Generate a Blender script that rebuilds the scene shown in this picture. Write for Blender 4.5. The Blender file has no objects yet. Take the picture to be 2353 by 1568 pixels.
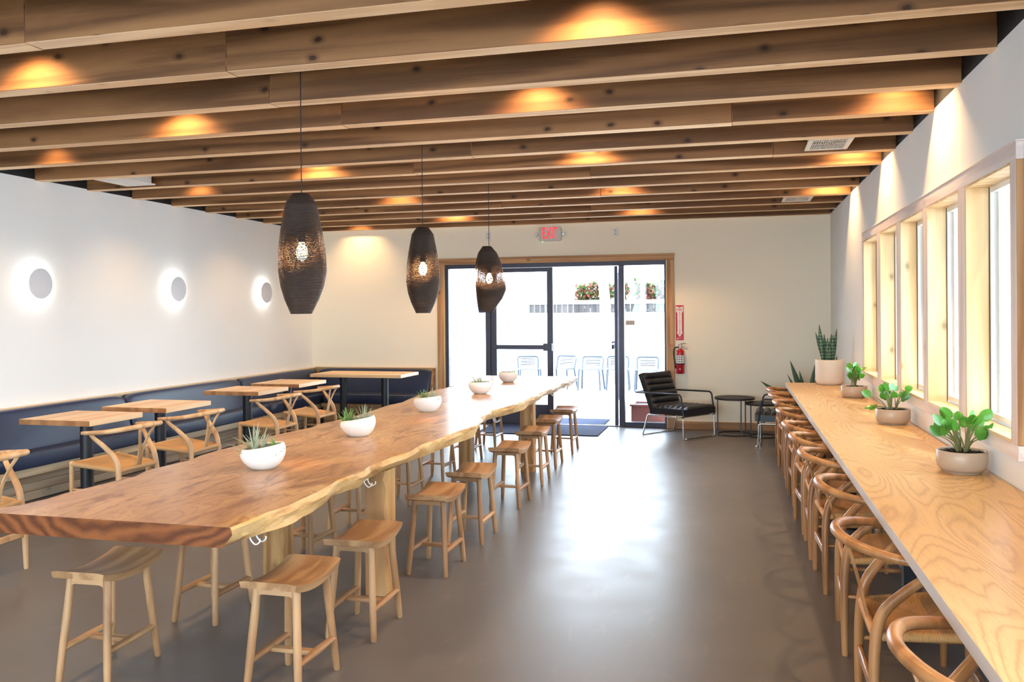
import bpy, math, random
from mathutils import Vector, Matrix
random.seed(7)
C = bpy.context.scene.collection
PI = math.pi
SC = bpy.context.scene

# ------------------------------------------------------------------ colour + node helpers
def s2l(c):
    c = c / 255.0
    return c / 12.92 if c <= 0.04045 else ((c + 0.055) / 1.055) ** 2.4
def rgb(r, g, b):
    return (s2l(r), s2l(g), s2l(b), 1.0)

class NT:
    def __init__(self, name):
        self.m = bpy.data.materials.new(name)
        self.m.use_nodes = True
        self.t = self.m.node_tree
        self.t.nodes.clear()
        self.out = self.t.nodes.new('ShaderNodeOutputMaterial')
    def n(self, kind, **kw):
        nd = self.t.nodes.new('ShaderNode' + kind)
        for k, v in kw.items():
            if k.startswith('i_'):
                key = k[2:]
                key = int(key) if key.isdigit() else key.replace('_', ' ')
                self.set(nd, key, v)
            else:
                setattr(nd, k, v)
        return nd
    def set(self, nd, key, v):
        s = nd.inputs[key]
        if isinstance(v, bpy.types.NodeSocket):
            self.t.links.new(v, s)
        else:
            s.default_value = v
    def link(self, a, b):
        self.t.links.new(a, b)
    def math(self, op, a, b=None, c=None, clamp=False):
        nd = self.n('Math', operation=op, use_clamp=clamp)
        self.set(nd, 0, a)
        if b is not None: self.set(nd, 1, b)
        if c is not None: self.set(nd, 2, c)
        return nd.outputs[0]
    def vmath(self, op, a, b=None):
        nd = self.n('VectorMath', operation=op)
        self.set(nd, 0, a)
        if b is not None: self.set(nd, 1, b)
        return nd.outputs[0]
    def noise(self, vec, scale, detail=3.0, rough=0.55, dist=0.0):
        nd = self.n('TexNoise')
        self.set(nd, 'Vector', vec); nd.inputs['Scale'].default_value = scale
        nd.inputs['Detail'].default_value = detail; nd.inputs['Roughness'].default_value = rough
        nd.inputs['Distortion'].default_value = dist
        return nd.outputs['Fac']
    def ramp(self, fac, stops, interp='LINEAR'):
        nd = self.n('ValToRGB')
        cr = nd.color_ramp; cr.interpolation = interp
        while len(cr.elements) < len(stops): cr.elements.new(0.5)
        for e, (p, col) in zip(cr.elements, stops):
            e.position = p
            e.color = col if len(col) == 4 else (*col, 1)
        self.set(nd, 'Fac', fac)
        return nd.outputs['Color']
    def mix(self, fac, a, b, blend='MIX'):
        nd = self.n('Mix', data_type='RGBA', blend_type=blend)
        self.set(nd, 0, fac); self.set(nd, 6, a); self.set(nd, 7, b)
        return nd.outputs[2]
    def bump(self, h, strength=0.3, dist=0.01):
        nd = self.n('Bump')
        nd.inputs['Strength'].default_value = strength; nd.inputs['Distance'].default_value = dist
        self.set(nd, 'Height', h)
        return nd.outputs[0]
    def bsdf(self, color, rough=0.5, metal=0.0, normal=None, spec=0.5, **kw):
        b = self.n('BsdfPrincipled')
        self.set(b, 'Base Color', color); self.set(b, 'Roughness', rough); self.set(b, 'Metallic', metal)
        self.set(b, 'Specular IOR Level', spec)
        if normal is not None: self.link(normal, b.inputs['Normal'])
        for k, v in kw.items(): self.set(b, k.replace('_', ' '), v)
        self.link(b.outputs[0], self.out.inputs[0])
        return b
    def coords(self, scale=(1, 1, 1), rand=True, island=False, kind='Object'):
        tc = self.n('TexCoord').outputs[kind]
        if rand:
            r = self.n('ObjectInfo').outputs['Random']
            off = self.n('CombineXYZ')
            self.set(off, 0, self.math('MULTIPLY', r, 13.7)); self.set(off, 1, self.math('MULTIPLY', r, 7.3)); self.set(off, 2, self.math('MULTIPLY', r, 4.1))
            tc = self.vmath('ADD', tc, off.outputs[0])
        if island:
            r = self.n('NewGeometry').outputs['Random Per Island']
            off = self.n('CombineXYZ')
            self.set(off, 0, self.math('MULTIPLY', r, 31.7)); self.set(off, 1, self.math('MULTIPLY', r, 17.3)); self.set(off, 2, self.math('MULTIPLY', r, 9.1))
            tc = self.vmath('ADD', tc, off.outputs[0])
        mp = self.n('Mapping'); self.link(tc, mp.inputs[0]); mp.inputs['Scale'].default_value = scale
        return mp.outputs[0]

def plain(name, col, rough=0.5, metal=0.0, var=0.06, scale=20.0, bump=0.0, spec=0.5, **kw):
    t = NT(name)
    v = t.coords()
    f = t.noise(v, scale, 4)
    c = t.mix(f, tuple(x * (1 - var) for x in col[:3]) + (1,), tuple(min(1, x * (1 + var)) for x in col[:3]) + (1,))
    nrm = t.bump(t.noise(v, scale * 12, 3), bump, 0.004) if bump else None
    t.bsdf(c, rough, metal, nrm, spec, **kw)
    return t.m

def wood(name, light, dark, axis=1, stretch=0.06, scale=14.0, rough=0.5, knots=0.0, island=False, tone=0.12, figure=0.0, bump=0.15, figdark=None):
    """grain runs along the object's axis"""
    t = NT(name)
    sc = [1, 1, 1]; sc[axis] = stretch
    v = t.coords(tuple(sc), True, island)
    warp = t.noise(v, 2.2, 2)
    g1 = t.noise(v, scale, 5, 0.6, 0.6)
    rings = t.math('SINE', t.math('MULTIPLY', t.math('ADD', t.math('MULTIPLY', warp, 9.0), t.math('MULTIPLY', g1, 1.2)), 6.0))
    rings = t.math('MULTIPLY_ADD', rings, 0.5, 0.5)
    fine = t.noise(v, scale * 9, 4, 0.7)
    f = t.math('ADD', t.math('MULTIPLY', rings, 0.45), t.math('ADD', t.math('MULTIPLY', g1, 0.45), t.math('MULTIPLY', fine, 0.25)))
    c = t.ramp(f, [(0.25, dark), (0.85, light)])
    if figure:
        sc2 = [3.2, 3.2, 3.2]; sc2[axis] = 1.0
        v2 = t.coords(tuple(sc2), True, island)
        fg = t.ramp(t.noise(v2, 1.6, 4, 0.6, 1.2), [(0.5, (0, 0, 0, 1)), (0.72, (1, 1, 1, 1))])
        c = t.mix(t.math('MULTIPLY', fg, figure), c, figdark or dark)
    if knots:
        v3 = t.n('SeparateXYZ', i_0=t.coords((1, 1, 1), True, island)).outputs
        oth = [q for q in range(3) if q != axis]
        uv = t.n('CombineXYZ', i_0=t.math('MULTIPLY', v3[axis], 0.62), i_1=t.math('ADD', v3[oth[0]], v3[oth[1]])).outputs[0]
        uv = t.vmath('ADD', uv, t.n('CombineXYZ', i_0=t.math('MULTIPLY', t.noise(uv, 30, 2), .012), i_1=t.math('MULTIPLY', t.noise(uv, 24, 2), .012)).outputs[0])
        vo = t.n('TexVoronoi', voronoi_dimensions='2D'); t.set(vo, 'Vector', uv); vo.inputs['Scale'].default_value = 4.4
        k = t.ramp(vo.outputs['Distance'], [(0.04, (1, 1, 1, 1)), (0.06, (.5, .5, .5, 1)), (0.13, (0, 0, 0, 1))])
        pick = t.math('GREATER_THAN', t.n('SeparateColor', i_Color=vo.outputs['Color']).outputs[0], 0.45)
        c = t.mix(t.math('MULTIPLY', t.math('MULTIPLY', k, pick), knots), c, tuple(x * 0.32 for x in dark[:3]) + (1,))
    if tone:
        r = t.n('NewGeometry').outputs['Random Per Island'] if island else t.n('ObjectInfo').outputs['Random']
        hs = t.n('HueSaturation'); t.set(hs, 'Color', c)
        t.set(hs, 'Value', t.math('MULTIPLY_ADD', r, 2 * tone, 1 - tone))
        c = hs.outputs[0]
    t.bsdf(c, rough, 0.0, t.bump(f, bump, 0.004), 0.4)
    return t.m

# ------------------------------------------------------------------ mesh helpers
class MB:
    def __init__(self):
        self.v = []; self.f = []; self.mi = []
    def add(self, vs, fs, m=0):
        o = len(self.v)
        self.v += [tuple(p) for p in vs]
        for f in fs:
            self.f.append(tuple(i + o for i in f)); self.mi.append(m)
    def box(self, x0, x1, y0, y1, z0, z1, m=0, M=None):
        vs = [(x0, y0, z0), (x1, y0, z0), (x1, y1, z0), (x0, y1, z0), (x0, y0, z1), (x1, y0, z1), (x1, y1, z1), (x0, y1, z1)]
        if M is not None: vs = [M @ Vector(p) for p in vs]
        self.add(vs, [(0, 3, 2, 1), (4, 5, 6, 7), (0, 1, 5, 4), (1, 2, 6, 5), (2, 3, 7, 6), (3, 0, 4, 7)], m)
        return self
    def prism(self, poly, z0, z1, m=0, M=None):
        n = len(poly)
        vs = [(x, y, z0) for x, y in poly] + [(x, y, z1) for x, y in poly]
        if M is not None: vs = [M @ Vector(p) for p in vs]
        fs = [tuple(range(n - 1, -1, -1)), tuple(range(n, 2 * n))] + [(i, (i + 1) % n, n + (i + 1) % n, n + i) for i in range(n)]
        self.add(vs, fs, m)
        return self
    def tube(self, pts, r, seg=10, m=0, closed=False, flat=1.0):
        pts = [Vector(p) for p in pts]; n = len(pts)
        rs = list(r) if hasattr(r, '__len__') else [r] * n
        if len(rs) != n:
            rs = [rs[0] + (rs[-1] - rs[0]) * i / (n - 1) for i in range(n)]
        tans = []
        for i in range(n):
            a = pts[(i - 1) % n] if (closed or i > 0) else pts[i]
            b = pts[(i + 1) % n] if (closed or i < n - 1) else pts[i]
            d = b - a
            tans.append(d.normalized() if d.length > 1e-9 else Vector((0, 0, 1)))
        up = Vector((0, 0, 1)) if abs(tans[0].z) < 0.9 else Vector((1, 0, 0))
        nrm = (up - tans[0] * up.dot(tans[0])).normalized()
        vs = []
        for i in range(n):
            nrm = nrm - tans[i] * nrm.dot(tans[i])
            nrm.normalize()
            bi = tans[i].cross(nrm)
            for k in range(seg):
                a = 2 * PI * k / seg
                vs.append(pts[i] + nrm * (math.cos(a) * rs[i] * flat) + bi * (math.sin(a) * rs[i]))
        fs = []
        for i in range(n if closed else n - 1):
            j = (i + 1) % n
            for k in range(seg):
                fs.append((i * seg + k, i * seg + (k + 1) % seg, j * seg + (k + 1) % seg, j * seg + k))
        if not closed:
            fs.append(tuple(range(seg - 1, -1, -1)))
            fs.append(tuple((n - 1) * seg + k for k in range(seg)))
        self.add(vs, fs, m)
        return self
    def lathe(self, prof, seg=32, c=(0, 0, 0), m=0, tilt=None, capb=False, capt=False):
        n = len(prof); vs = []
        for r, z in prof:
            for k in range(seg):
                a = 2 * PI * k / seg
                p = [c[0] + r * math.cos(a), c[1] + r * math.sin(a), c[2] + z]
                if tilt: p[2] += tilt(r, z, a)
                vs.append(p)
        fs = []
        for i in range(n - 1):
            for k in range(seg):
                fs.append((i * seg + k, i * seg + (k + 1) % seg, (i + 1) * seg + (k + 1) % seg, (i + 1) * seg + k))
        if capb: fs.append(tuple(range(seg - 1, -1, -1)))
        if capt: fs.append(tuple((n - 1) * seg + k for k in range(seg)))
        self.add(vs, fs, m)
        return self
    def grid(self, fn, nu, nv, m=0, wrapu=False):
        vs = [fn(i / (nu - (0 if wrapu else 1)), j / (nv - 1)) for j in range(nv) for i in range(nu)]
        fs = []
        for j in range(nv - 1):
            for i in range(nu if wrapu else nu - 1):
                i2 = (i + 1) % nu
                fs.append((j * nu + i, j * nu + i2, (j + 1) * nu + i2, (j + 1) * nu + i))
        self.add(vs, fs, m)
        return self
    def blade(self, base, d, length, width, bend=0.3, seg=7, up=Vector((0, 0, 1)), m=0, cup=0.15, shape=None):
        """a pointed leaf with real thickness-free curvature: base point, direction, droop"""
        d = Vector(d).normalized(); side = d.cross(up)
        if side.length < 1e-3: side = Vector((1, 0, 0))
        side.normalize(); nrm = side.cross(d).normalized()
        p = Vector(base); vs = []
        for i in range(seg + 1):
            t = i / seg
            w = width * (shape(t) if shape else math.sin(PI * min(1, 0.25 + 0.75 * t)) ** 0.8) * 0.5
            if i == seg: w = width * 0.01
            vs += [p + side * w + nrm * w * cup, p - nrm * w * cup * 0.4, p - side * w + nrm * w * cup]
            dd = (d - up * bend * t * 1.2).normalized()
            p = p + dd * (length / seg)
        fs = []
        for i in range(seg):
            o = i * 3
            fs += [(o, o + 1, o + 4, o + 3), (o + 1, o + 2, o + 5, o + 4)]
        self.add(vs, fs, m)
        return self
    def mesh(self, name, mats, sharp=40):
        me = bpy.data.meshes.new(name)
        me.from_pydata(self.v, [], self.f); me.update()
        for m in (mats if isinstance(mats, (list, tuple)) else [mats]): me.materials.append(m)
        me.polygons.foreach_set('material_index', self.mi)
        me.polygons.foreach_set('use_smooth', [True] * len(me.polygons))
        me.set_sharp_from_angle(angle=math.radians(sharp))
        return me
    def build(self, name, mats, parent=None, bevel=0.0, sharp=40, loc=None, segs=2, subsurf=0):
        o = bpy.data.objects.new(name, self.mesh(name, mats, sharp))
        C.objects.link(o)
        if parent is not None: o.parent = parent
        if loc is not None: o.location = loc
        if bevel:
            b = o.modifiers.new('bevel', 'BEVEL'); b.width = bevel; b.segments = segs; b.limit_method = 'ANGLE'; b.angle_limit = math.radians(40)
        if subsurf:
            s = o.modifiers.new('sub', 'SUBSURF'); s.levels = subsurf; s.render_levels = subsurf
        return o

def spline(pts, n=6):
    """Catmull-Rom through pts"""
    P = [Vector(p) for p in pts]; out = []
    for i in range(len(P) - 1):
        p0 = P[max(i - 1, 0)]; p1 = P[i]; p2 = P[i + 1]; p3 = P[min(i + 2, len(P) - 1)]
        for k in range(n):
            t = k / n
            out.append(0.5 * ((2 * p1) + (p2 - p0) * t + (2 * p0 - 5 * p1 + 4 * p2 - p3) * t * t + (3 * p1 - p0 - 3 * p2 + p3) * t ** 3))
    out.append(P[-1])
    return out
def lerpl(vals, n=6):
    out = []
    for i in range(len(vals) - 1):
        for k in range(n): out.append(vals[i] + (vals[i + 1] - vals[i]) * k / n)
    return out + [vals[-1]]

def fillet(pts, r=0.03, n=5, closed=False):
    P = [Vector(p) for p in pts]; out = []
    N = len(P)
    for i in range(N):
        if not closed and (i == 0 or i == N - 1):
            out.append(P[i]); continue
        a, b, c = P[(i - 1) % N], P[i], P[(i + 1) % N]
        u = (a - b); w = (c - b)
        rr = min(r, u.length * 0.45, w.length * 0.45)
        s, e = b + u.normalized() * rr, b + w.normalized() * rr
        for k in range(n + 1):
            t = k / n
            out.append((1 - t) ** 2 * s + 2 * t * (1 - t) * b + t * t * e)
    return out

def tag(o, label=None, cat=None, group=None, kind=None):
    if label: o['label'] = label
    if cat: o['category'] = cat
    if group: o['group'] = group
    if kind: o['kind'] = kind
    return o
def thing(name, label, cat, loc=(0, 0, 0), rz=0.0, group=None):
    o = bpy.data.objects.new(name, None); C.objects.link(o)
    o.location = loc; o.rotation_euler = (0, 0, rz); o.empty_display_size = 0.1
    return tag(o, label, cat, group)
def children(o):
    return [c for c in bpy.data.objects if c.parent == o]
def copy_tree(o, parent=None):
    c = o.copy(); C.objects.link(c)
    if parent is not None: c.parent = parent
    for ch in children(o): copy_tree(ch, c)
    return c
def struct(o):
    o['kind'] = 'structure'
    return o

# ------------------------------------------------------------------ materials
M = {}
def paint(name, col, var=0.02):
    t = NT(name); v = t.coords(rand=False)
    f = t.noise(v, 1.3, 3)
    c = t.mix(f, tuple(x * (1 - var) for x in col[:3]) + (1,), tuple(min(1, x * (1 + var)) for x in col[:3]) + (1,))
    t.bsdf(c, 0.65, 0, t.bump(t.noise(v, 180, 2), 0.04, 0.002), 0.3)
    return t.m
M['wall_white'] = paint('white_wall_paint', rgb(240, 241, 240))
M['wall_warm_lit'] = paint('warm_lit_wall_paint', rgb(250, 240, 218))  # cream tint puts the warm lamplight into the wall paint
M['black_paint'] = plain('black_ceiling_paint', rgb(22, 23, 28), 0.8, var=0.2)
M['black_metal'] = plain('black_powder_coat', rgb(28, 29, 34), 0.45, var=0.1)
M['dark_alu'] = plain('dark_bronze_aluminium', rgb(58, 57, 72), 0.4, 0.3, 0.1)
M['chrome'] = plain('polished_chrome', rgb(215, 215, 215), 0.12, 1.0, 0.02)
M['steel'] = plain('brushed_steel', rgb(190, 190, 188), 0.3, 1.0, 0.05)
M['black_tube'] = plain('black_steel_tube', rgb(38, 40, 48), 0.35, 0.2, 0.05)
M['white_vinyl'] = plain('white_vinyl', rgb(236, 238, 236), 0.4, var=0.02)
M['white_plastic'] = plain('white_plastic', rgb(232, 230, 224), 0.4, var=0.02)
M['disc_grey'] = plain('pale_grey_enamel', rgb(214, 217, 224), 0.5, var=0.02)
M['grey_plastic'] = plain('light_grey_plastic', rgb(205, 200, 190), 0.4, var=0.03)
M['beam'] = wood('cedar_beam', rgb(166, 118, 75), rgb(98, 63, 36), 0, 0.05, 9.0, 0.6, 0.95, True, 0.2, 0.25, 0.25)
M['beam_under_lit'] = wood('daylit_rough_beam_underside', rgb(250, 224, 186), rgb(220, 184, 140), 0, 0.06, 22, 0.8, 0.3, True, 0.08, 0, 0.5)  # paler wood carries the daylight that reaches the undersides from below
M['trim'] = wood('cedar_trim', rgb(205, 160, 112), rgb(150, 104, 66), 0, 0.06, 10, 0.55, 0.7, True, 0.1)
M['trim_v'] = wood('cedar_trim_upright', rgb(205, 160, 112), rgb(150, 104, 66), 2, 0.06, 10, 0.55, 0.7, True, 0.1)
M['reveal'] = wood('yellow_cedar', rgb(236, 208, 160), rgb(210, 168, 112), 2, 0.06, 10, 0.5, 0.6, True, 0.06)
M['sill'] = wood('yellow_cedar_sill', rgb(240, 214, 170), rgb(214, 170, 112), 1, 0.06, 10, 0.5, 0.4, True, 0.06)
M['rough'] = wood('glare_paled_rough_cedar', rgb(246, 238, 234), rgb(222, 206, 200), 2, 0.08, 16, 0.8, 0.25, True, 0.05, bump=0.4)  # pale tone puts haze and glare into the room-side faces
M['rough_glare_h'] = wood('glare_paled_rough_cedar_rail', rgb(246, 238, 234), rgb(222, 206, 200), 1, 0.08, 16, 0.8, 0.25, True, 0.05, bump=0.4)  # same glare-paled tone for the header and apron boards
M['oak'] = wood('oak_stool', rgb(186, 144, 102), rgb(140, 100, 66), 1, 0.09, 16, 0.42, 0, False, 0.1, bump=0.1)
M['oak_z'] = wood('oak_stool_leg', rgb(190, 148, 106), rgb(148, 106, 70), 2, 0.09, 16, 0.42, 0, False, 0.06, bump=0.1)
M['oak_x'] = wood('oak_stool_rail', rgb(190, 148, 106), rgb(148, 106, 70), 0, 0.09, 16, 0.42, 0, False, 0.06, bump=0.1)
M['pale_oak'] = wood('pale_oak_chair', rgb(226, 186, 140), rgb(188, 142, 96), 2, 0.09, 16, 0.42, 0, False, 0.05, bump=0.08)
M['bar_oak'] = wood('honey_oak_chair', rgb(186, 134, 86), rgb(140, 92, 52), 2, 0.09, 16, 0.3, 0, False, 0.06, bump=0.08)
M['bistro'] = wood('maple_table_top', rgb(236, 206, 164), rgb(206, 166, 118), 1, 0.06, 9, 0.4, 0, False, 0.05)
M['bistro_x'] = wood('maple_long_table_top', rgb(236, 206, 164), rgb(206, 166, 118), 0, 0.06, 9, 0.4, 0, False, 0.05)
M['bistro_end'] = wood('maple_end_grain', rgb(190, 136, 88), rgb(150, 98, 58), 2, 0.4, 14, 0.5, 0, False, 0.05)
M['leg_timber'] = wood('table_leg_timber', rgb(202, 156, 100), rgb(150, 102, 58), 2, 0.07, 9, 0.5, 0.5, False, 0.04, 0.3)
M['plank'] = wood('grey_brown_plank', rgb(196, 176, 150), rgb(146, 122, 96), 1, 0.05, 9, 0.6, 0.4, True, 0.1)
M['plank_x'] = wood('brown_plank', rgb(186, 148, 108), rgb(136, 98, 64), 0, 0.05, 9, 0.6, 0.4, True, 0.1)
M['light_wood'] = wood('pale_wood_strip', rgb(226, 204, 170), rgb(196, 168, 130), 1, 0.05, 9, 0.5, 0, True, 0.04)
M['light_wood_x'] = wood('pale_wood_strip_back', rgb(216, 184, 144), rgb(180, 142, 100), 0, 0.05, 9, 0.5, 0, True, 0.04)

def slab_top():
    t = NT('live_edge_slab_top')
    v = t.coords((1.0, 0.34, 1.0), False)
    w = t.noise(v, 1.5, 3, 0.55)
    wv = t.vmath('ADD', v, t.n('CombineXYZ', i_0=t.math('MULTIPLY', w, 0.55)).outputs[0])
    big = t.noise(wv, 3.2, 4, 0.6, 0.5)
    rings = t.math('MULTIPLY_ADD', t.math('SINE', t.math('MULTIPLY', big, 95.0)), 0.5, 0.5)
    vf = t.coords((1.0, 0.05, 1.0), False)
    fine = t.noise(vf, 150, 3, 0.6)
    c = t.ramp(big, [(0.3, rgb(164, 122, 80)), (0.5, rgb(192, 154, 108)), (0.66, rgb(212, 178, 130))])
    c = t.mix(t.math('MULTIPLY', t.ramp(rings, [(0.0, (1, 1, 1, 1)), (0.3, (0, 0, 0, 1))]), 0.5), c, rgb(132, 84, 50))
    c = t.mix(t.math('MULTIPLY', fine, 0.4), c, rgb(160, 110, 70))
    v2 = t.coords((3.4, 1.0, 1.0), False)
    pat = t.ramp(t.noise(v2, 2.0, 4, 0.62, 1.6), [(0.52, (0, 0, 0, 1)), (0.64, (1, 1, 1, 1))])
    c = t.mix(t.math('MULTIPLY', pat, 0.8), c, rgb(126, 80, 48))
    t.bsdf(c, 0.3, 0, t.bump(fine, 0.05, 0.002), 0.5)
    return t.m
def slab_edge():
    t = NT('live_edge_sapwood')
    v = t.coords((1, 0.45, 1.6), False)
    a = t.noise(v, 5.0, 5, 0.65, 1.0)
    b = t.noise(v, 28.0, 4, 0.6)
    c = t.ramp(t.math('MULTIPLY_ADD', b, 0.25, t.math('MULTIPLY', a, 0.8)), [(0.32, rgb(120, 80, 46)), (0.44, rgb(190, 144, 88)), (0.56, rgb(216, 174, 116)), (0.75, rgb(228, 192, 138))])
    t.bsdf(c, 0.45, 0, t.bump(t.math('ADD', a, t.math('MULTIPLY', b, 0.3)), 0.5, 0.015), 0.4)
    return t.m
def slab_end():
    t = NT('slab_end_grain')
    v = t.coords((1, 1, 1.5), False)
    p = t.vmath('ADD', v, (2.2, 0, -1.28))
    w = t.noise(v, 2.5, 3)
    d = t.n('VectorMath', operation='LENGTH', i_0=p).outputs['Value']
    rings = t.math('MULTIPLY_ADD', t.math('SINE', t.math('MULTIPLY', t.math('ADD', d, t.math('MULTIPLY', w, 0.05)), 520.0)), 0.5, 0.5)
    f = t.noise(v, 90, 3)
    c = t.ramp(t.math('ADD', t.math('MULTIPLY', rings, 0.6), t.math('MULTIPLY', f, 0.4)), [(0.15, rgb(84, 44, 21)), (0.8, rgb(132, 77, 40))])
    t.bsdf(c, 0.4, 0, None, 0.4)
    return t.m
M['slab_top'] = slab_top(); M['slab_edge'] = slab_edge(); M['slab_end'] = slab_end()

def bar_top():
    t = NT('ash_bar_top')
    v = t.coords((1.0, 0.17, 1.0), False)
    w = t.noise(v, 2.2, 2, 0.5)
    wv = t.vmath('ADD', v, t.n('CombineXYZ', i_0=t.math('MULTIPLY', w, 0.5), i_1=t.math('MULTIPLY', w, 0.3)).outputs[0])
    h = t.math('ADD', t.noise(wv, 2.1, 2.2, 0.5), t.math('MULTIPLY', t.noise(wv, 34, 3, .6), .02))
    lines = t.math('FRACT', t.math('MULTIPLY', h, 46.0))
    ln = t.ramp(lines, [(0.0, (1, 1, 1, 1)), (0.14, (0.35, 0.35, 0.35, 1)), (0.4, (0, 0, 0, 1)), (0.8, (.1, .1, .1, 1)), (1.0, (1, 1, 1, 1))])
    vf = t.coords((1.0, 0.035, 1.0), False)
    fine = t.ramp(t.noise(vf, 230, 2, 0.6), [(0.5, (0, 0, 0, 1)), (0.75, (1, 1, 1, 1))])
    c = t.mix(t.noise(v, 1.2, 2), rgb(214, 172, 112), rgb(228, 192, 136))
    c = t.mix(t.math('MULTIPLY', ln, 0.55), c, rgb(164, 116, 66))
    c = t.mix(t.math('MULTIPLY', fine, 0.35), c, rgb(160, 110, 64))
    t.bsdf(c, 0.33, 0, t.bump(ln, 0.05, 0.002), 0.5)
    return t.m
M['bar_top'] = bar_top()
M['bar_edge'] = plain('pale_grey_bar_edge', rgb(208, 200, 196), 0.45, var=0.05)

def floor_mat():
    t = NT('polished_concrete')
    v = t.coords(rand=False)
    a = t.noise(v, 0.6, 3, 0.5)
    b = t.noise(v, 3.5, 4, 0.5)
    f = t.math('MULTIPLY_ADD', b, 0.4, t.math('MULTIPLY', a, 0.6))
    c = t.ramp(f, [(0.3, rgb(91, 86, 84)), (0.7, rgb(107, 102, 100))])
    sc = t.noise(t.vmath('MULTIPLY', v, (1.0, .35, 1.0)), 9.0, 6, 0.7)
    c = t.mix(t.math('MULTIPLY', t.ramp(sc, [(0.58, (0, 0, 0, 1)), (0.7, (1, 1, 1, 1))]), 0.1), c, rgb(165, 158, 154))
    t.bsdf(c, t.math('MULTIPLY_ADD', b, 0.16, 0.29), 0, None, 0.5)
    return t.m
M['floor'] = floor_mat()

def leather(name, col, rough=0.4):
    t = NT(name); v = t.coords()
    vo = t.n('TexVoronoi'); t.set(vo, 'Vector', v); vo.inputs['Scale'].default_value = 260
    f = t.noise(v, 3, 4)
    c = t.mix(f, tuple(x * 0.8 for x in col[:3]) + (1,), tuple(x * 1.25 for x in col[:3]) + (1,))
    t.bsdf(c, rough, 0, t.bump(t.math('ADD', vo.outputs['Distance'], f), 0.12, 0.004), 0.5)
    return t.m
M['navy'] = leather('navy_vinyl', rgb(42, 52, 80), 0.33)
M['black_leather'] = leather('black_leather', rgb(30, 31, 38), 0.36)

def cord_mat(name, a, b):
    t = NT(name); tc = t.n('TexCoord').outputs['Object']
    sp = t.n('SeparateXYZ', i_0=tc)
    x, y = sp.outputs[0], t.math('SUBTRACT', sp.outputs[1], 0.03)
    ax = t.math('ABSOLUTE', t.math('MULTIPLY', x, 0.95)); ay = t.math('ABSOLUTE', y)
    sel = t.math('GREATER_THAN', ax, ay)
    # cords run parallel to the nearer rail
    co = t.math('ADD', t.math('MULTIPLY', sel, y), t.math('MULTIPLY', t.math('SUBTRACT', 1.0, sel), x))
    st = t.math('MULTIPLY_ADD', t.math('SINE', t.math('MULTIPLY', co, 1300.0)), 0.5, 0.5)
    nz = t.noise(tc, 60, 3)
    c = t.mix(t.math('MULTIPLY_ADD', nz, 0.5, t.math('MULTIPLY', st, 0.4)), a, b)
    seam = t.ramp(t.math('ABSOLUTE', t.math('SUBTRACT', ax, ay)), [(0.0, (1, 1, 1, 1)), (0.012, (0, 0, 0, 1))])
    c = t.mix(t.math('MULTIPLY', seam, 0.35), c, tuple(q * 0.5 for q in a[:3]) + (1,))
    t.bsdf(c, 0.6, 0, t.bump(st, 0.5, 0.004), 0.3)
    return t.m
M['cord'] = cord_mat('paper_cord', rgb(176, 124, 72), rgb(214, 166, 108))
M['cord_pale'] = cord_mat('pale_paper_cord', rgb(200, 152, 98), rgb(232, 192, 140))

M['ceramic'] = plain('matte_white_ceramic', rgb(240, 236, 230), 0.5, var=0.02)
M['bone'] = plain('bone_ceramic', rgb(182, 162, 140), 0.35, var=0.05, scale=30)
M['stone_pot'] = plain('stone_white_pot', rgb(232, 222, 206), 0.5, var=0.04, scale=12)
M['soil'] = plain('dark_bark_soil', rgb(46, 36, 32), 0.9, var=0.6, scale=90, bump=0.8)
def leaf_mat(name, a, b, rough=0.35, trans=0.25):
    t = NT(name); v = t.coords()
    c = t.mix(t.noise(v, 14, 3), a, b)
    p = t.n('BsdfPrincipled'); t.set(p, 'Base Color', c); p.inputs['Roughness'].default_value = rough
    tr = t.n('BsdfTranslucent'); t.set(tr, 'Color', c)
    mx = t.n('MixShader'); mx.inputs[0].default_value = trans
    t.link(p.outputs[0], mx.inputs[1]); t.link(tr.outputs[0], mx.inputs[2]); t.link(mx.outputs[0], t.out.inputs[0])
    return t.m
M['leaf'] = leaf_mat('glossy_green_leaf', rgb(52, 112, 40), rgb(112, 178, 70), 0.25, 0.35)
M['stem'] = leaf_mat('green_stem', rgb(110, 130, 70), rgb(140, 120, 80), 0.5, 0.1)
M['air'] = leaf_mat('silver_green_leaf', rgb(132, 148, 108), rgb(218, 224, 204), 0.6, 0.2)
M['air_green'] = leaf_mat('bright_green_leaf', rgb(78, 128, 58), rgb(150, 184, 110), 0.5, 0.2)
def snake_mat():
    t = NT('snake_plant_leaf'); v = t.coords((1, 1, 1), False)
    z = t.n('SeparateXYZ', i_0=v).outputs[2]
    band = t.math('SINE', t.math('ADD', t.math('MULTIPLY', z, 190.0), t.math('MULTIPLY', t.noise(v, 30, 3), 9.0)))
    c = t.ramp(t.math('MULTIPLY_ADD', band, 0.5, 0.5), [(0.4, rgb(34, 66, 44)), (0.75, rgb(88, 122, 84))])
    t.bsdf(c, 0.4)
    return t.m
M['snake'] = snake_mat()
M['dark_leaf'] = leaf_mat('deep_green_leaf', rgb(40, 66, 44), rgb(66, 96, 62), 0.4, 0.1)
M['red'] = plain('red_enamel', rgb(186, 22, 38), 0.3, var=0.04)
M['sign_red'] = plain('sign_red', rgb(196, 32, 48), 0.5, var=0.02)
M['sign_white'] = plain('sign_white', rgb(240, 232, 226), 0.5, var=0.02)
M['label_white'] = plain('label_white', rgb(232, 230, 228), 0.5, var=0.03)
M['ink'] = plain('dark_ink', rgb(60, 60, 66), 0.6)
M['rubber'] = plain('black_rubber', rgb(36, 36, 40), 0.6)
M['tag_green'] = plain('pale_green_card', rgb(190, 226, 200), 0.6)
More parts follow.
